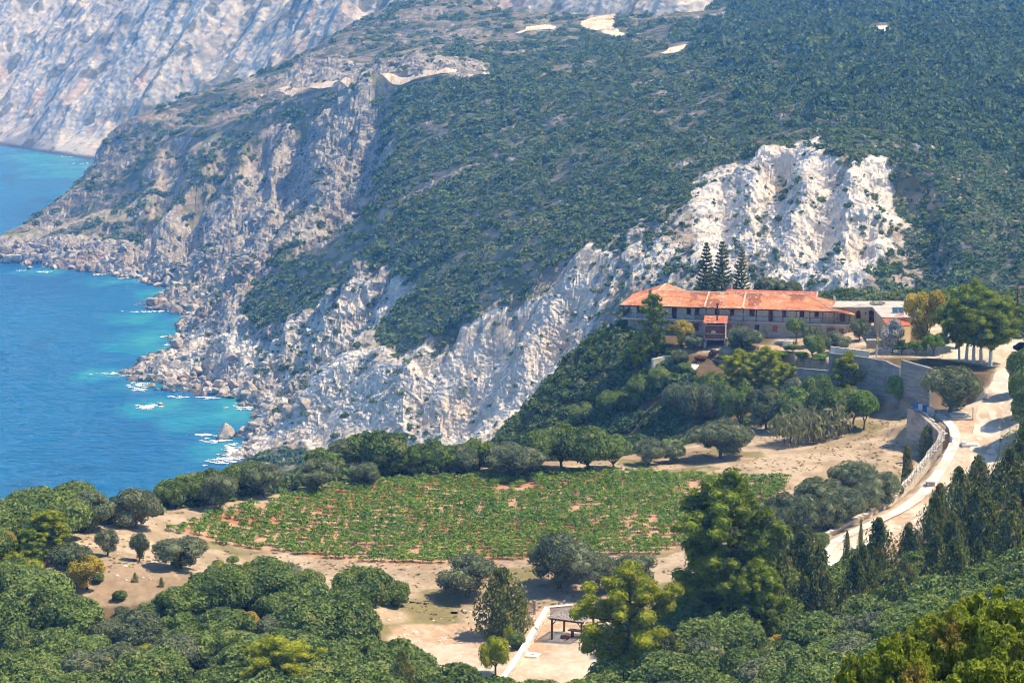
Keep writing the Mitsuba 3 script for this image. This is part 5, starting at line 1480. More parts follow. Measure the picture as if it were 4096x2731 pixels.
for u in (3402, 3462):
    part(t, 'wall_lamp', join(tube([(ux(u, yw, 93.3), yw, 93.5), (ux(u, yw, 93.3), yw - .3, 93.6)], .04, 4), box(ux(u, yw, 93.3) - .12, ux(u, yw, 93.3) + .12, yw - .4, yw - .2, 93.25, 93.55)), 'mat_iron')
xs2 = ux(3360, yw, 93)
part(t, 'window', box(xs2, xs2 + .9, yw - .05, yw - .005, 91.9, 93.4), 'mat_brownred')
pile = join(*[tube([(ux(3480 + 60 * rng.random(), 391, 94.6), 390.5 + 2 * rng.random(), 94.6 + .5 * rng.random()), (ux(3480 + 60 * rng.random(), 391, 94.6), 390.5 + 2 * rng.random(), 94.62 + .4 * rng.random())], .09, 5) for k in range(46)])
key = thing('timber_pile', 'loose heap of old planks lying on the flat concrete roof', 'timber pile')
scene[key] = mikit.ply(pile, 'mat_greywood', True)
key = thing('solar_heater', 'small blue solar panel standing on the flat roof beside the golden tree', 'solar panel')
sx, sy = ux(3591, 381, 94.6), 381.0
m_ = np.array([(sx - .95, sy - .6, 94.6), (sx + .95, sy - .6, 94.6), (sx + .95, sy + .3, 95.5), (sx - .95, sy + .3, 95.5)])
part(key, 'panel', (np.vstack([m_, m_ - [0, 0, .08]]), np.array([[0, 1, 2], [0, 2, 3], [4, 6, 5], [4, 7, 6], [0, 4, 5], [0, 5, 1], [2, 6, 7], [2, 7, 3], [1, 5, 6], [1, 6, 2], [3, 7, 4], [3, 4, 0]])), {'type': 'principled', 'base_color': rgb(.05, .11, .22), 'roughness': .15, 'specular': .6})
part(key, 'frame', join(*[tube([m_[i], m_[(i + 1) % 4]], .05, 4) for i in range(4)], tube([(m_[0] + m_[1]) / 2, (m_[2] + m_[3]) / 2], .05, 4), tube([m_[3], m_[3] * [1, 1, 0] + [0, 0, 94.5]], .03, 4), tube([m_[2], m_[2] * [1, 1, 0] + [0, 0, 94.5]], .03, 4)), 'mat_galv')
t = thing('tiled_annex', 'small ochre annex with red tiled lean-to roof behind the white oleander', 'annex')
A_, B_, C__, D_ = P(3528, 1277, 375.6), P(3612, 1254, 379), P(3645, 1280, 375.4), P(3556, 1312, 372)
C__[2] = D_[2] = min(C__[2], D_[2])
roof_part(t, None, 'roof', [tiles(D_, C__, B_, A_, 12, .75)])
part(t, 'wall', (lambda q: (np.vstack([q, q * [1, 1, 0] + [0, 0, 88]]), np.array([[0, 4, 5], [0, 5, 1], [1, 5, 6], [1, 6, 2], [2, 6, 7], [2, 7, 3], [3, 7, 4], [3, 4, 0]])))(np.array([D_, C__, B_, A_]) * .985 + np.mean([A_, B_, C__, D_], 0) * .015 - [0, 0, .12]), 'mat_yellow')

# ------------------------------------------------------------------ brick oven house in the garden
ob = hit(2860, 1390, near)
G = Frame((ob[0], ob[1], P(2860, 1390, ob[1])[2]), -8)
t = thing('oven_house', 'small brick outbuilding with tiled lean-to roof and stove pipe in front of the house', 'outbuilding')
w2 = 1.75
zz = lambda v: G.Zat(v, 0, 0)
part(t, 'pier', G(box(-w2 - .25, -w2 + .2, 0, .5, -.5, zz(1360))), 'mat_stone')
part(t, 'pier', G(box(w2 - .2, w2 + .25, 0, .5, -.5, zz(1360))), 'mat_stone')
part(t, 'back_wall', G(box(-w2, w2, 2.9, 3.2, -.5, zz(1284))), 'mat_brick')
part(t, 'side_wall', G(join(box(-w2, -w2 + .25, .5, 2.9, -.5, zz(1294)), box(w2 - .25, w2, .5, 2.9, -.5, zz(1294)))), 'mat_plaster')
part(t, 'lower_slab', G(box(-w2 - .3, w2 + .3, -.1, 3.2, zz(1360), zz(1354))), 'mat_slab')
part(t, 'front_wall', G(box(-w2 + .02, w2 - .02, .05, .25, zz(1354), zz(1299))), 'mat_brick')
part(t, 'beam', G(box(-w2, w2, 0, .12, zz(1336.5), zz(1333))), 'mat_slab')
part(t, 'beam', G(box(-w2, w2, -.02, .12, zz(1304), zz(1299))), 'mat_slab')
for v in (1309, 1314, 1319, 1324, 1329):
    part(t, 'brick_course', G(box(-w2 + .02, w2 - .02, .0, .048, zz(v + 1.6), zz(v - 1.6))), 'mat_brick')
part(t, 'niche', G(arch_opening(-.75, .1, zz(1333), zz(1321), -.04, .0)), 'mat_white')
roof_part(t, G, 'roof', [tiles((-w2 - .3, -.55, zz(1291)), (w2 + .3, -.55, zz(1291)), (w2 + .3, 3.3, zz(1291) + .75), (-w2 - .3, 3.3, zz(1291) + .75), 11, .5)])
part(t, 'stove_pipe', G(join(tube([(.25, .9, zz(1290)), (.25, .9, zz(1224))], .13, 8), tube([(.25, .9, zz(1222)), (.25, .9, zz(1217))], .24, 8))), 'mat_iron')

# ------------------------------------------------------------------ walls
def wall_mesh(top, base, thick, jag=.0, seed=0, step=1.0):
    """A free-standing wall under a top line (n x 3) down to base heights, with its thickness to the right of its run."""
    p = dense(np.asarray(top, float), step)
    b = np.interp(np.linspace(0, 1, len(p)), np.linspace(0, 1, len(np.atleast_1d(base))), np.atleast_1d(base)) if np.ndim(base) else np.full(len(p), base)
    t_ = np.gradient(p[:, :2], axis=0)
    t_ /= np.linalg.norm(t_, axis=1, keepdims=True) + 1e-9
    nr = np.column_stack([t_[:, 1], -t_[:, 0], 0 * b])
    z = p.copy()
    if jag:
        z[:, 2] += (fb(p[:, 0], p[:, 1], .9, seed, 2) - .5) * jag
        thick = thick * (1 + .35 * (fb(p[:, 0], p[:, 1], 1.3, seed + 3, 2) - .5))[:, None]
    q = z + nr * thick
    lo, lo2 = z.copy(), q.copy()
    lo[:, 2] = b
    lo2[:, 2] = b
    v = np.stack([lo, z, q, lo2], 1).reshape(-1, 3)
    f = [[i * 4 + k, (i + 1) * 4 + k, (i + 1) * 4 + k + 1] for i in range(len(p) - 1) for k in range(3)] + [[i * 4 + k, (i + 1) * 4 + k + 1, i * 4 + k + 1] for i in range(len(p) - 1) for k in range(3)]
    e = (len(p) - 1) * 4
    f += [[0, 1, 2], [0, 2, 3], [e, e + 2, e + 1], [e, e + 3, e + 2]]
    return v, np.array(f)


t = thing('terrace_wall', 'high grey board-marked concrete retaining wall below the terrace', 'retaining wall')
m1, m2 = TB + (TD - TB) * .56, TB + (TD - TB) * .585
up_ = np.array([0, 0, 1.0])
part(t, 'left_face', wall_mesh([TA + .25 * up_, TB + .05 * up_], 80.0, .55, .06, 1), 'mat_concrete')
part(t, 'right_face', wall_mesh([TB + .05 * up_, TB + (TD - TB) * .35 + .1 * up_, TB + (TD - TB) * .42 - .15 * up_, m1 - .45 * up_], 80.0, .55, .06, 2), 'mat_concrete')
part(t, 'raised_end', wall_mesh([m2 + .75 * up_, TD + .35 * up_], 80.0, .55, .06, 3), 'mat_concrete')
boards = [TA * [1, 1, 0], TB * [1, 1, 0], TD * [1, 1, 0]]
for z in (83.2, 84.6, 86.0, 87.4, 88.8):
    part(t, 'board_mark', wall_mesh([b + up_ * z - np.array([.05, .05, 0]) for b in boards], z - .07, .3, .02, 9), 'mat_concrete')
t = thing('white_parapet', 'bright whitewashed parapet wall running back from the terrace corner', 'wall')
scene[t] = mikit.ply(wall_mesh([TA + [0.1, .4, 1.25], flat(3476, 1393, 92.0) * [1, 1, 0] + [0, 0, 91.6]], 88.5, .4), 'mat_white')
t = thing('track_wall', 'curved rubble retaining wall that becomes the low white wall beside the walled track', 'wall')
part(t, 'retaining_wall', wall_mesh(FW[:6] + [-.55, 0, .25], 80.0, .55, .2, 4, .5), 'mat_lower')
part(t, 'low_wall', wall_mesh(FW[5:] + [-.45, 0, .25], 78.5, .5, .2, 5, .5), 'mat_palestone')
rw2 = np.random.default_rng(3)
for k, p in enumerate(dense(FW + [-.25, 0, .26], .62)[:150]):
    m = ICO[0] * [.24, .24, .13] * rw2.uniform(.75, 1.2, 3) * (1 + .14 * rw2.standard_normal((len(ICO[0]), 1))) + p + rw2.normal(0, .07, 3)
    part(t, 'stone', (m, ICO[1]), 'mat_palestone')
# garden walls left of the terrace
t = thing('garden_wall', 'grey concrete garden wall below the brick oven house', 'wall')
ga, gb = hit(2655, 1458, near), hit(2910, 1462, near)
scene[t] = mikit.ply(wall_mesh([P(2652, 1421, ga[1]), P(2780, 1428, ga[1] - .3), P(2912, 1440, gb[1])], 82, .4, .03), 'mat_concrete')
t = thing('garden_wall', 'pale stone-faced wall end left of the grey garden wall', 'wall')
part(t, 'body', wall_mesh([P(2606, 1434, ga[1] - 1.2), P(2654, 1424, ga[1] + .2)], 82, .6, .05), 'mat_palestone')
for k in range(5):
    for j in range(5):
        pa, pb = P(2606, 1434, ga[1] - 1.25), P(2654, 1424, ga[1] + .15)
        c = pa + (pb - pa) * ((j + .5 + .25 * (k % 2)) / 5.3) - up_ * (.18 + .36 * k)
        m = trimesh.creation.box(extents=(.36 * rw2.uniform(.8, 1.1), .14, .3))
        part(t, 'stone', (np.array(m.vertices) + rw2.normal(0, .015, (8, 3)) + c - [0, .05, 0], np.array(m.faces)), 'mat_palestone')
t = thing('garden_wall', 'low grey wall block below the stone-faced garden wall', 'wall')
part(t, 'body', wall_mesh([P(2815, 1462, ga[1] - 4), P(2905, 1464, ga[1] - 4.5)], 82, .6), 'mat_concrete')
t = thing('garden_wall', 'dark low garden wall with white top left of the terrace wall', 'wall')
scene[t] = mikit.ply(wall_mesh([flat(3188, 1470, 88.2), flat(3320, 1481, 88.0)], 82, .5, .04), 'mat_concrete')
struct('yard_floor', draped([hit(2620, 1495, near), hit(2800, 1492, near)], 3.0, .12), 'mat_paving', True)
# coursed stone wall and steps by the flagpoles
t = thing('flag_wall', 'coursed tan stone wall with white coping behind the flagpoles', 'wall')
fy = 372.0
xa, xb, zt = ux(3468, fy, 91), ux(3620, fy, 91), P(3540, 1359, fy)[2]
zb = P(3540, 1400, fy)[2]
part(t, 'core', box(xa, xb, fy, fy + .5, zb - 1, zt - .12), 'mat_stone')
part(t, 'coping', box(xa - .1, xb + .1, fy - .12, fy + .55, zt - .12, zt + .03), 'mat_white')
nr_ = 5
for k in range(nr_):
    x = xa + (.25 if k % 2 else 0)
    while x < xb - .2:
        w = min(rw2.uniform(.4, .75), xb - x)
        hh = (zt - .12 - zb) / nr_
        m = trimesh.creation.box(extents=(w - .04, .12, hh - .04))
        part(t, 'stone', (np.array(m.vertices) + rw2.normal(0, .012, (8, 3)) + [x + w / 2, fy - .05, zb + hh * (k + .5)], np.array(m.faces)), 'mat_stone')
        x += w
for k in range(3):
    key = thing('stone_step', ('lowest', 'middle', 'upper')[k] + ' stone step below the flag wall', 'step')
    scene[key] = mikit.ply(box(xa - .5, xb - 1 - k * .3, fy - 2.2 + .7 * k, fy - 1.5 + .7 * k, zb - 1.2, zb - .55 + .22 * k), 'mat_slab')

# ------------------------------------------------------------------ flagpoles, utility pole, well and other yard things
def flag(key, x, y, z0, z1, mat, w=.35):
    p = []
    for i in range(9):
        s_ = i / 8
        for j in range(4):
            p.append((x + .05 + w * j / 3 + .08 * math.sin(7 * s_ + j), y + .12 * math.sin(5 * s_ + 2 * j), z1 - (z1 - z0) * s_))
    v, f = np.array(p), grid_faces(9, 4)
    part(key, 'flag', (np.vstack([v, v + [0, .02, 0]]), np.vstack([f, f[:, ::-1] + len(v)])), mat)


for u, vb_, vt_, f0, f1, mat, lb, white in ((3505, 1430, 1320, 1335, 1366, 'mat_flagyellow', 'flagpole with white lower half and limp yellow flag', True), (3536, 1400, 1325, 1330, 1373, 'mat_flagblue', 'flagpole with hanging blue flag', False), (3554, 1398, 1330, 1333, 1360, 'mat_flagyellow', 'flagpole with short yellow flag, right of the blue flag', False)):
    key = thing('flagpole', lb, 'flagpole')
    b = hit(u, vb_, near)
    zt_ = P(u, vt_, b[1])[2]
    zm = P(u, 1378, b[1])[2]
    if white:
        part(key, 'white_post', tube([b - up_ * .3, [b[0], b[1], zm]], .13, 7), 'mat_white')
        part(key, 'pole', tube([[b[0], b[1], zm - .1], [b[0], b[1], zt_]], .06, 6), 'mat_galv')
    else:
        part(key, 'pole', tube([b - up_ * .3, [b[0], b[1], zt_]], .05, 6), 'mat_galv')
    flag(key, b[0], b[1], P(u, f1, b[1])[2], P(u, f0, b[1])[2], mat, .3 if white else .38)
t = thing('utility_pole', 'wooden power pole with crossbar and transformer at the right edge', 'utility pole')
pb = P(4068, 1250, 400)
pt = P(4068, 1137, 400)
part(t, 'pole', tube([[pb[0], 400, 90], [pb[0], 400, pt[2]]], [.17, .12], 7), 'mat_timber')
part(t, 'crossbar', box(pb[0] - 1.0, pb[0] + 1.0, 399.8, 399.95, pt[2] - .12, pt[2]), 'mat_timber')
part(t, 'transformer', join(box(pb[0] + .2, pb[0] + .6, 399.7, 400.1, P(0, 1213, 400)[2], P(0, 1193, 400)[2])), 'mat_galv')
for k, dx in enumerate((-.9, -.5, .5, .9)):
    part(t, 'insulator', tube([(pb[0] + dx, 399.88, pt[2] - .45), (pb[0] + dx, 399.88, pt[2] - .15)], .07, 6), 'mat_white')
q0, q1 = np.array([pb[0] - .9, 399.9, pt[2] - .1]), P(3700, 1268, 392)
key = thing('power_cable', 'overhead cable running from the power pole down behind the pines', 'cable')
scene[key] = mikit.ply(tube([q0 + (q1 - q0) * s_ - up_ * 1.2 * s_ * (1 - s_) for s_ in np.linspace(0, 1, 14)], .022, 4), 'mat_galv', True)
t = thing('well', 'round whitewashed well with flat stone on top in the garden', 'well')
wb = hit(3150, 1384, near)
cyl = lambda r0, z0, z1, c, n=18: tube([[c[0], c[1], z0], [c[0], c[1], (z0 + z1) / 2], [c[0], c[1], z1]], r0, n)
part(t, 'ring', cyl(.85, wb[2] - .5, wb[2] + .95, wb), 'mat_white')
part(t, 'rim', cyl(.93, wb[2] + .85, wb[2] + 1.02, wb), 'mat_white')
part(t, 'cover_stone', box(wb[0] - .55, wb[0] + .45, wb[1] - .4, wb[1] + .4, wb[2] + 1.02, wb[2] + 1.2), 'mat_palestone')
key = thing('stone_slab', 'flat pale stone slab lying left of the round well', 'slab')
sb = hit(3120, 1374, near)
scene[key] = mikit.ply(box(sb[0] - .9, sb[0] + .7, sb[1] - .5, sb[1] + .5, sb[2] - .2, sb[2] + .35), 'mat_palestone')
for u, v, r_, lb in ((3340, 1352, .42, 'white rounded boulder beside the red-brown lower door'), (3484, 1330, .5, 'white rounded boulder beside the upright olive tree'), (3262, 1404, .8, 'tan boulder below the variegated tree'), (3318, 1392, .9, 'tan boulder left of the round olive above the parapet')):
    key = thing('boulder', lb, 'boulder')
    b = hit(u, v, near)
    scene[key] = mikit.ply((ICO[0] * [r_, r_, r_ * .75] * (1 + .08 * rw2.standard_normal((len(ICO[0]), 1))) + b + [0, 0, r_ * .3], ICO[1]), 'mat_palestone', 40)
# white platform at the bend, painted drum wall, slabs and box along the white path
t = thing('white_platform', 'white concrete platform under the spreading olive at the road bend', 'platform')
pa = hit(3760, 1680, near)
za = pa[2]
xa, xb = ux(3748, pa[1], za), ux(3892, pa[1], za)
part(t, 'deck', box(xa, xb, pa[1], pa[1] + 7.5, za - .8, za + .22), 'mat_slab')
part(t, 'low_bench', box(xa + 2.4, xb - .1, pa[1] + 1.1, pa[1] + 3.6, za + .22, za + .5), 'mat_white')
part(t, 'corner_post', box(xb - .12, xb, pa[1] - .1, pa[1] + .02, za - .3, za + 2.0), 'mat_galv')
part(t, 'corner_post', box(xa + .1, xa + .2, pa[1] - .1, pa[1] + .0, za - .3, za + 1.9), 'mat_galv')
t = thing('painted_wall', 'low wall with blue and white painted stripes at the end of the curved wall', 'wall')
a, b = FW[0] + [.9, 2.2, .7], FW[1] + [1.5, .6, .75]
for k in range(4):
    q0, q1 = a + (b - a) * k / 4, a + (b - a) * (k + 1) / 4
    part(t, 'blue_stripe' if k % 2 == 0 else 'white_stripe', wall_mesh([q0, q1], q0[2] - 1.6, .6), 'mat_blue' if k % 2 == 0 else 'mat_white')
t = thing('white_bench', 'white masonry slab with small square block beside the road', 'bench')
b = hit(3850, 1790, near)
part(t, 'slab', box(b[0], b[0] + 2.2, b[1], b[1] + 1.6, b[2] - .4, b[2] + .42), 'mat_white')
part(t, 'block', box(b[0] + .05, b[0] + .65, b[1] + .4, b[1] + 1.3, b[2] + .42, b[2] + .72), 'mat_white')
t = thing('stone_box', 'square rubble box with white lid between track wall and white path', 'box')
b = hit(3708, 1950, near)
part(t, 'body', box(b[0], b[0] + 1.1, b[1], b[1] + 1.1, b[2] - .3, b[2] + .72), 'mat_stone')
part(t, 'lid', box(b[0] - .08, b[0] + 1.18, b[1] - .08, b[1] + 1.18, b[2] + .72, b[2] + .84), 'mat_white')
for k in range(3):
    for j in range(3):
        m = trimesh.creation.box(extents=(.3, .08, .19))
        part(t, 'stone', (np.array(m.vertices) + rw2.normal(0, .02, (8, 3)) + [b[0] + .2 + .35 * j, b[1] - .03, b[2] + .08 + .24 * k], np.array(m.faces)), 'mat_stone')
# fences
t = thing('wire_fence', 'row of thin metal fence posts on the low track wall', 'fence')
ps = [FW[k] * (1 - s_) + FW[k + 1] * s_ + [-.1, 0, .3] for k in (4, 5, 6, 7) for s_ in (0, .25, .5, .75)]
for p in ps:
    part(t, 'post', tube([p, p + [0, 0, 1.25]], .035, 5), 'mat_galv')
part(t, 'wire', join(*[tube([p + [0, 0, h_] for p in ps], .012, 3) for h_ in (.4, .8, 1.15)]), 'mat_galv', True)
t = thing('wooden_fence', 'rough post fence along the olive grove below the track wall', 'fence')
ps = [hit(3100 + x / 3.92, 1900 + y / 3.92, near) for x, y in ((600, 975), (740, 920), (880, 850), (1010, 820), (1180, 760), (1330, 690), (1570, 570), (1650, 525))]
for p in ps:
    for dx in (0, .32):
        part(t, 'post', tube([p + [dx, 0, -.2], p + [dx, 0, 1.1]], .05, 5), 'mat_greywood')
for p, q in zip(ps[:-1], ps[1:]):
    part(t, 'rail', tube([p + [.32, 0, .85], q + [0, 0, .85]], .03, 4), 'mat_greywood')
t = thing('terrace_fence', 'thin wire fence with metal posts along the terrace edge', 'fence')
ps = [hit(u, v, near) for u, v in ((3528, 1430), (3552, 1428), (3600, 1424), (3630, 1424), (3700, 1440), (3770, 1430))]
for p in ps:
    part(t, 'post', tube([p - up_ * .2, p + up_ * 1.7], .05, 5), 'mat_galv')
part(t, 'wire', join(*[tube([p + [0, 0, h_] for p in ps], .012, 3) for h_ in (.5, 1.0, 1.5)]), 'mat_galv', True)

# ------------------------------------------------------------------ pergola corner
pf = hit(2208, 2558, near)
K = Frame(pf, -25)
t = thing('pergola', 'dark timber pergola with slatted roof over a picnic table', 'pergola')
LX, LY, HH = 3.5, 3.3, 2.28
for x, y in ((0, 0), (LX, 0), (0, LY), (LX, LY)):
    po = part(t, 'post', K(box(x - .09, x + .09, y - .09, y + .09, -.3, HH)), 'mat_timber')
for y in (0, LY):
    part(t, 'beam', K(box(-.25, LX + .25, y - .08, y + .08, HH, HH + .18)), 'mat_timber')
for x, s_ in ((0, 1), (LX, -1)):
    for y in (0, LY):
        part(t, 'brace', K(tube([(x, y, HH - .55), (x + s_ * .5, y, HH)], .055, 4)), 'mat_timber')
for k in range(5):
    x = -.2 + k * (LX + .4) / 4
    part(t, 'rafter', K(box(x - .04, x + .04, -.35, LY + .35, HH + .18, HH + .3)), 'mat_timber')
for k in range(17):
    y = -.4 + k * (LY + .8) / 16
    part(t, 'slat', K(box(-.4, LX + .4, y - .075, y + .075, HH + .305, HH + .345)), 'mat_greywood')
t = thing('picnic_table', 'dark plank picnic table under the pergola', 'table')
part(t, 'table_top', K(box(1.2, 3.3, 1.5, 2.3, .78, .86)), 'mat_timber')
part(t, 'leg', K(box(1.5, 1.7, 1.7, 2.1, .1, .78)), 'mat_brownred')
part(t, 'leg', K(box(2.8, 3.0, 1.7, 2.1, .1, .78)), 'mat_brownred')
t = thing('bench', 'low block bench in front of the picnic table', 'bench')
scene[t] = mikit.ply(K(box(.7, 1.6, .7, 1.1, -.1, .42)), 'mat_brownred')
struct('pergola_floor', K(box(-.35, LX + 1.2, -.3, LY + .3, -.5, .06)), 'mat_slab')
t = thing('cistern_lid', 'square white cistern cover with dark hatch in the yard', 'cistern cover')
cb = hit(2128, 2622, near)
KK = Frame(cb, -18)
part(t, 'slab', KK(box(-.75, .75, -.75, .75, -.3, .18)), 'mat_white')
part(t, 'hatch', KK(box(-.16, .2, -.14, .14, .18, .22)), 'mat_lower')
t = thing('yard_wall', 'whitewashed low stone wall cutting diagonally beside the pergola', 'wall')
yw_ = [hit(u, v, near) for u, v in ((2290, 2440), (2180, 2452), (2150, 2500), (2115, 2560), (2080, 2620), (2035, 2690), (1995, 2740))]
line = np.array([p + [0, 0, .75] for p in yw_])
part(t, 'body', wall_mesh(line[::-1] - [0, 0, .06], line[::-1][:, 2] - 2.0, .62, .05, 6, .5), 'mat_palestone')
part(t, 'limewashed_top', wall_mesh(line[::-1] + [-.03, 0, .05], line[::-1][:, 2] - .02, .66, .05, 6, .5), 'mat_white')
for k, p in enumerate(dense(line[1:], .42)[:42]):
    d_ = np.array([.60, -.1, -.3 - .3 * (k % 2)])
    part(t, 'stone', (ICO[0] * [.16, .19, .13] * rw2.uniform(.8, 1.2, 3) * (1 + .1 * rw2.standard_normal((len(ICO[0]), 1))) + p + d_, ICO[1]), 'mat_palestone')
t = thing('wooden_gate', 'weathered picket gate hanging on a thick post beside the juniper', 'gate')
gp0, gp1 = hit(2138, 2455, near), hit(2086, 2458, near)
part(t, 'gate_post', box(gp0[0] - .13, gp0[0] + .13, gp0[1] - .13, gp0[1] + .13, gp0[2] - .3, gp0[2] + 1.65), 'mat_greywood')
for k in range(12):
    p = gp1 + (gp0 - gp1) * ((k + .3) / 12.8)
    part(t, 'bar', box(p[0] - .03, p[0] + .03, p[1] - .02, p[1] + .02, p[2] + .08, p[2] + 1.4), 'mat_timber')
for h_ in (.25, 1.2):
    part(t, 'rail', tube([gp1 + [0, .04, h_], gp0 + [-.1, .04, h_]], .035, 4), 'mat_timber')
t = thing('fence_post', 'short weathered fence post right of the gate, at the rubble wall', 'post')
b = hit(2256, 2432, near)
scene[t] = mikit.ply(box(b[0] - .14, b[0] + .14, b[1] - .14, b[1] + .14, b[2] - .3, b[2] + .9), 'mat_greywood')
t = thing('dry_stone_wall', 'tumbled dry stone wall between juniper and whitewashed wall', 'wall')
c0, c1 = hit(2045, 2500, near), hit(2135, 2485, near)
for k in range(46):
    s_ = rw2.random()
    p = c0 + (c1 - c0) * s_ + [0, rw2.normal(0, .18), rw2.uniform(0, .5)]
    part(t, 'stone', (ICO[0] * rw2.uniform(.11, .22, 3) * (1 + .12 * rw2.standard_normal((len(ICO[0]), 1))) + p, ICO[1]), 'mat_palestone')
# loose stones on the bare ground
for k in range(70):
    u, v = [(1540 + 600 * rw2.random(), 2440 + 60 * rw2.random()), (300 + 300 * rw2.random(), 2140 + 180 * rw2.random()), (1500 + 600 * rw2.random(), 2500 + 120 * rw2.random())][k % 3]
    b = hit(u, v, near)
    key = thing('field_stone', 'pale loose stone lying on the bare ground around the field', 'stone', 'loose stones on the bare ground')
    r_ = rw2.uniform(.10, .3)
    scene[key] = mikit.ply((ICO[0] * [r_, r_ * rw2.uniform(.6, 1), r_ * .6] * (1 + .12 * rw2.standard_normal((len(ICO[0]), 1))) + b, ICO[1]), 'mat_palestone')


# ------------------------------------------------------------------ two cars parked on the far road
def car(label, pos, ang, paint):
    Q = Frame(pos, ang)
    t = thing('parked_car', label, 'car')
    prof = Polygon([(0, .35), (4.2, .35), (4.25, .75), (3.3, .92), (2.75, 1.42), (1.0, 1.45), (.35, .95), (.0, .85)])
    m = trimesh.creation.extrude_polygon(prof, 1.65, engine='earcut')
    v = np.array(m.vertices)
    part(t, 'body', Q((np.stack([v[:, 0], v[:, 2], v[:, 1]], 1), np.array(m.faces))), {'type': 'principled', 'base_color': rgb(*paint), 'roughness': .25, 'clearcoat': .6})
    gl = Polygon([(1.05, .95), (3.1, .95), (2.68, 1.34), (1.15, 1.36)])
    m = trimesh.creation.extrude_polygon(gl, 1.71, engine='earcut')
    v = np.array(m.vertices)
    part(t, 'side_window', Q((np.stack([v[:, 0], v[:, 2] - .03, v[:, 1]], 1), np.array(m.faces))), 'mat_pane')
    for x in (.8, 3.4):
        for y in (0, 1.65):
            m = trimesh.creation.cylinder(.33, .2, sections=14)
            v = np.array(m.vertices)
            part(t, 'wheel', Q((np.stack([v[:, 0] + x, v[:, 2] + y, v[:, 1] + .33], 1), np.array(m.faces))), 'mat_dark')


for u, v, lb, paint in ((1258, 337, 'dark parked car on the far cliff road', (.03, .05, .06)), (1288, 336, 'white parked car on the far cliff road', (.75, .78, .8))):
    b = hit(u, v, hill)
    b[2] = hill.at(b[0], b[1]) + .5
    car(lb, b, 4, paint)
b = hit(4066, 1412, near)
car('grey-blue car parked behind the pines at the road', b + [0, 0, .1], 8, (.20, .27, .36))
# ------------------------------------------------------------------ boulders along the shore
rb = np.random.default_rng(61)
_i2 = trimesh.creation.icosphere(subdivisions=2)
for k in range(5):
    v = np.array(_i2.vertices)
    d = meshkit.fbm(v * 1.3 + 7 * k, 3, k) - .5
    v = v * (1 + .75 * d[:, None])
    for j in range(13):                      # flat broken faces
        n = ball(1, rb)[0]
        h = rb.uniform(.42, .78)
        q = v @ n
        v = v - n * np.clip(q - h, 0, None)[:, None] * .97
    KIND[f'rock{k}'] = (1.0, 1.0, {'rock': mikit.ply((v, np.array(_i2.faces)), 'mat_rock', 22)})


def rock_col(p, n, uv):
    a, b = noise(p.x * .07 + 2, p.y * .07, p.z * .07), fbm(p.x * .55, p.y * .55, p.z * .7, 3)
    c = mix((.27, .255, .235), (.60, .565, .515), smoothstep(.25, .7, .45 * a + .55 * b))
    c = mix(c, (.48, .33, .24), smoothstep(.62, .74, fbm(p.x * .11 + 3, p.y * .11, p.z * .11, 2)) * .6)
    return mix(c, (.10, .085, .07), smoothstep(1.9, .5, p.z + 1.2 * b))


scene['mat_rock'] = {'type': 'twosided', 'bsdf': {'type': 'bumpmap', 'scale': .5, 'arbitrary': mikit.proc(lambda p, n, uv: fbm(p.x * 1.1, p.y * 1.1, p.z * 1.6, 3), .12), 'bsdf': {'type': 'diffuse', 'reflectance': mikit.proc(rock_col)}}}
cl = dense(coast, 3.0)
big, small = [], []  # the large blocks are things, the rest is rockfall
for p in cl:
    for k in range(8):
        d = abs(rb.normal(0, 1)) * (10 if k < 7 else 20)
        a = rb.uniform(-.9, 1.2)
        x, y = p[0] + d * math.cos(a), p[1] + d * math.sin(a) - 3 + rb.normal(0, 2)
        z = hill.at(x, y)
        if -1.5 < z < 16 and rb.random() < .9:
            r_ = .4 + 2.9 * rb.random() ** 4 * (1.2 if z < 6 else .7) * (.6 if x > -150 and y < 900 else 1)
            (big if r_ > 1.35 else small).append((x, y, z, r_))
# talus fans
for poly, n_ in (([(1010, 900), (1080, 960), (1000, 1080), (800, 1180), (720, 1130), (900, 1040)], 260), ([(900, 1400), (1080, 1450), (1120, 1560), (980, 1590), (700, 1550), (640, 1480)], 260), ([(880, 1060), (1060, 1060), (900, 1250), (780, 1290), (700, 1200)], 260), ([(950, 1810), (1050, 1640), (1200, 1560), (1260, 1600), (1060, 1780)], 120), ([(0, 1050), (100, 960), (400, 980), (560, 1100)], 240)):
    q = region(poly, hill)
    x0, y0, x1, y1 = q.bounds
    k = 0
    while k < n_:
        x, y = rb.uniform(x0, x1), rb.uniform(y0, y1)
        if shapely.contains_xy(q, x, y):
            r_ = .35 + 2.6 * rb.random() ** 4
            (big if r_ > 1.35 else small).append((x, y, float(hill.at(x, y)), r_))
            k += 1
# outcrops in the scrub
y = rb.uniform(620, 1250, 900)
x = rb.uniform(-.2275, .2275, 900) * y
ok = (fb(x, y, 45, 33, 3) > .56) & (hill.at(x, y) > 6)
small += [(a, b, c, rb.uniform(.5, 1.7)) for a, b, c in zip(x[ok], y[ok], hill.at(x, y)[ok])]
big = sorted(big, key=lambda b: -b[3])
for k, (x, y, z, r_) in enumerate(big + small):
    if k < 290 and k < len(big):
        key = fresh('shore_boulder')
        labels[key] = {'label': 'large grey limestone boulder in the rockfall along the shore', 'category': 'boulder', 'group': 'limestone boulders along the shore'}
    else:
        key = f'rockfall__{k:05d}'
    instance(key, f'rock{rb.integers(5)}', [x, y, z + r_ * .15], (r_ * rb.uniform(.9, 1.5), r_ * rb.uniform(.8, 1.2), r_ * rb.uniform(.65, 1.0)), rb.uniform(0, 6.3), (rb.uniform(-.3, .3), rb.uniform(-.3, .3)))
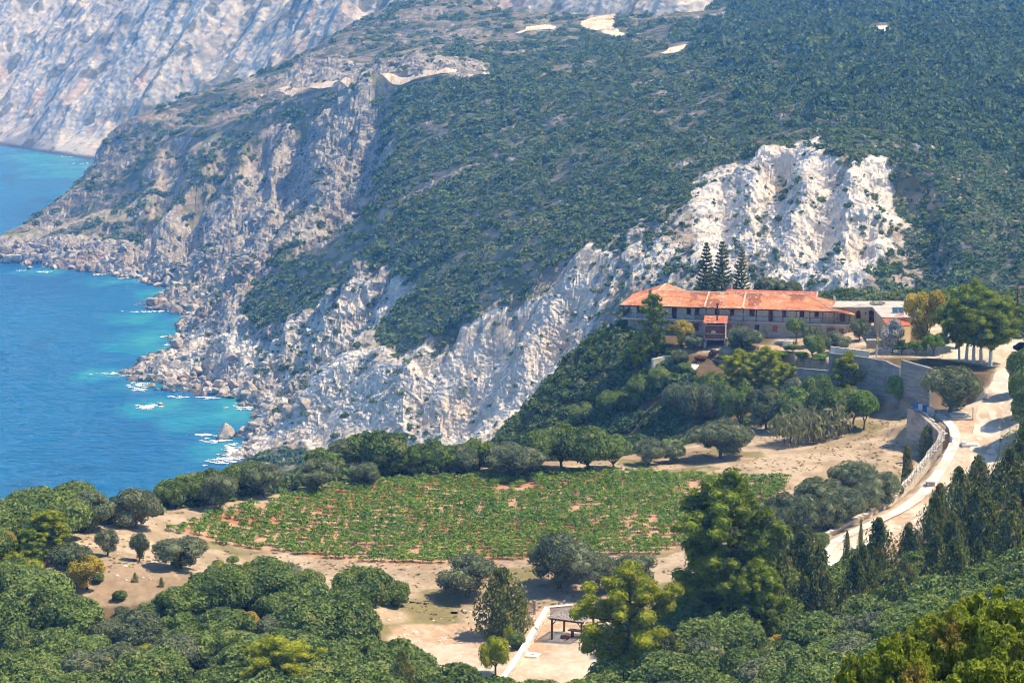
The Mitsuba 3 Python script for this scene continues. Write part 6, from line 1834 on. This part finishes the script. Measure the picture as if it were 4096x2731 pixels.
labels['rockfall'] = {'kind': 'stuff', 'label': 'small limestone blocks strewn over the shore and slopes'}
for u, v, r3, lb in ((905, 1752, (4.6, 3.0, 4.4), 'pointed dark rock standing in the surf beside the near cliff foot'), (975, 1740, (3.2, 2.6, 4.0), 'rounded grey rock between the pointed rock and the cliff foot'), (643, 1622, (1.5, 1.2, 1.6), 'small dark rock in the foam, alone in the cove'), (388, 675, (4.5, 3.0, 2.2), 'low rock in the turquoise water under the far mountain'), (120, 1075, (2.4, 1.8, 1.8), 'rock at the waterline below the cape'), (680, 1355, (2.0, 1.6, 1.5), 'brown rock awash in the middle cove')):
    p = sea_pt(u, v)
    key = thing('sea_rock', lb, 'rock')
    instance(key, f'rock{len(lb) % 5}', [p[0], p[1], r3[2] * .25], r3, 1.0, (.2, 0))

# ------------------------------------------------------------------ surf
scene['mat_foam'] = {'type': 'twosided', 'bsdf': {'type': 'diffuse', 'reflectance': rgb(.86, .89, .90)}}
fv, ff, k = [], [], 0
for u, v, lx, ly, n_ in ((935, 1800, 7, 9, 150), (905, 1840, 8, 6, 130), (870, 1765, 7, 2.5, 60), (820, 1740, 7, 1.5, 40), (610, 1625, 6, 4, 70), (590, 1632, 5, 2, 30), (530, 1500, 5, 4, 40), (555, 1540, 6, 5, 70), (560, 1560, 5, 3, 40), (460, 1495, 12, 2, 50), (720, 1380, 8, 5, 80), (690, 1350, 7, 3, 40), (980, 1628, 9, 5, 100), (560, 1248, 8, 2, 50), (740, 1165, 12, 5, 60), (500, 1112, 5, 3, 40), (390, 1100, 6, 3, 30), (170, 1090, 7, 3, 40), (90, 1083, 4, 2, 20), (400, 655, 34, 10, 60), (340, 628, 24, 6, 40), (700, 1590, 7, 2, 30), (830, 1590, 6, 2, 30), (660, 1245, 9, 2, 30)):
    c = sea_pt(u, v)
    for j in range(int(n_ * .42)):
        x, y = c[0] + rb.normal(0, lx * .36), c[1] + rb.normal(0, ly * .6)
        if hill.at(x, y) > .4:
            continue
        m = 9
        a = np.linspace(0, 2 * math.pi, m, endpoint=False)
        rr = rb.uniform(.2, 1.0) * (1 + .5 * rb.standard_normal(m) * .6) * (1.6 if lx > 20 else 1)
        fv.append(np.stack([x + rr * np.cos(a) * 1.3, y + rr * np.sin(a) * .75, np.full(m, .16 + .1 * rb.random())], 1))
        fv.append([[x, y, .32]])
        ff += [[k + i, k + (i + 1) % m, k + m] for i in range(m)]
        k += m + 1
scene['surf_foam'] = mikit.ply((np.vstack(fv), np.array(ff)), 'mat_foam', False)
labels['surf_foam'] = {'kind': 'stuff', 'label': 'white surf foam around the rocks at the waterline'}

# ------------------------------------------------------------------ the mastic bush close to the camera, bottom right
leafmat('leaf_mastic', (.10, .17, .022), (.48, .56, .070), (.50, .38, .10), .7, 7)


def mastic(name, H, R, seed):
    r = np.random.default_rng(seed)
    lobes, wood = [], []
    for k in range(46):
        a, q = r.random() * 6.3, r.random() ** .5
        rr = R * r.uniform(.11, .24)
        e = np.array([math.cos(a) * (R - rr) * q, math.sin(a) * (R - rr) * q, (H - rr) * (1 - .55 * q * q) * r.uniform(.5, 1.12)])
        lobes.append((e[0], e[1], max(e[2], .25), rr, .85))
        wood.append(tube([[.1 * math.cos(a), .1 * math.sin(a), -.3], e * [.5, .5, .5], e], [.04, .03, .012], 5))
        for j in range(6):
            t_ = e + ball(1, r)[0] * rr * r.uniform(.8, 1.7)
            wood.append(tube([e + (t_ - e) * .2, (e + t_) / 2 + r.normal(0, .04, 3), t_], [.014, .010, .004], 3))
    v, f = lobes_cloud(lobes, 78, .15, .6, r, .5, jitter=1.0)
    q = np.repeat(r.random(len(v) // 4 + 1), 4)[:len(v)]
    KIND[name] = (H, R, {'branches': mikit.ply(join(*wood), 'mat_deadwood', True), 'leaves': mikit.ply((v, f), 'leaf_mastic', False, uv=np.column_stack([q, 0 * q]))})


mastic('mastic0', 1.9, 1.5, 71)
mastic('mastic1', 1.8, 1.4, 72)
for k, (u, v, y, s_, lb) in enumerate(((3390, 2690, 60, .7, 'low leafy mastic bush at the left end of the close bushes'), (3470, 2590, 61, .8, 'leafy mastic bush on the crest of the near bank, second from the left'), (3590, 2520, 61, .8, 'mastic bush with grey twigs on the left part of the bank crest'),
                                (3700, 2450, 62, .85, 'mastic bush on the bank crest, below the cypress plantation'), (3840, 2380, 62, .9, 'tall leafy mastic bush on the right part of the bank crest'), (3980, 2290, 63, 1.0, 'tallest mastic bush near the right edge, highest of the close bushes'), (4110, 2245, 60, 1.05, 'mastic bush cut off by the right edge'),
                                (3500, 2700, 53, .75, 'mastic bush with bare grey stems at the bottom edge'), (3660, 2610, 53, .85, 'mastic bush in the middle of the close bushes, full of yellow-green leaves'), (3850, 2510, 53, .9, 'dense mastic bush below the crest near the right edge'), (4040, 2410, 53, 1.0, 'dark-hearted mastic bush at the right edge below the tallest one'),
                                (3620, 2740, 46, .7, 'mastic bush low at the bottom edge, right of the bare stems'), (3800, 2660, 46, .8, 'yellow-green mastic bush near the bottom right corner'), (4000, 2570, 46, .9, 'mastic bush just above the bottom right corner'), (4100, 2660, 42, .8, 'mastic bush in the very corner at the bottom right'), (3920, 2710, 42, .75, 'mastic bush on the bottom edge beside the corner'))):
    p = P(u, v, y)                       # its top
    z = near.at(p[0], p[1])
    key = thing('mastic_bush', lb, 'bush')
    instance(key, f'mastic{k % 2}', [p[0], p[1], z - .1], (s_, s_, float(np.clip((p[2] - z) / 1.8, .5, 1.25))), 1.7 * k)
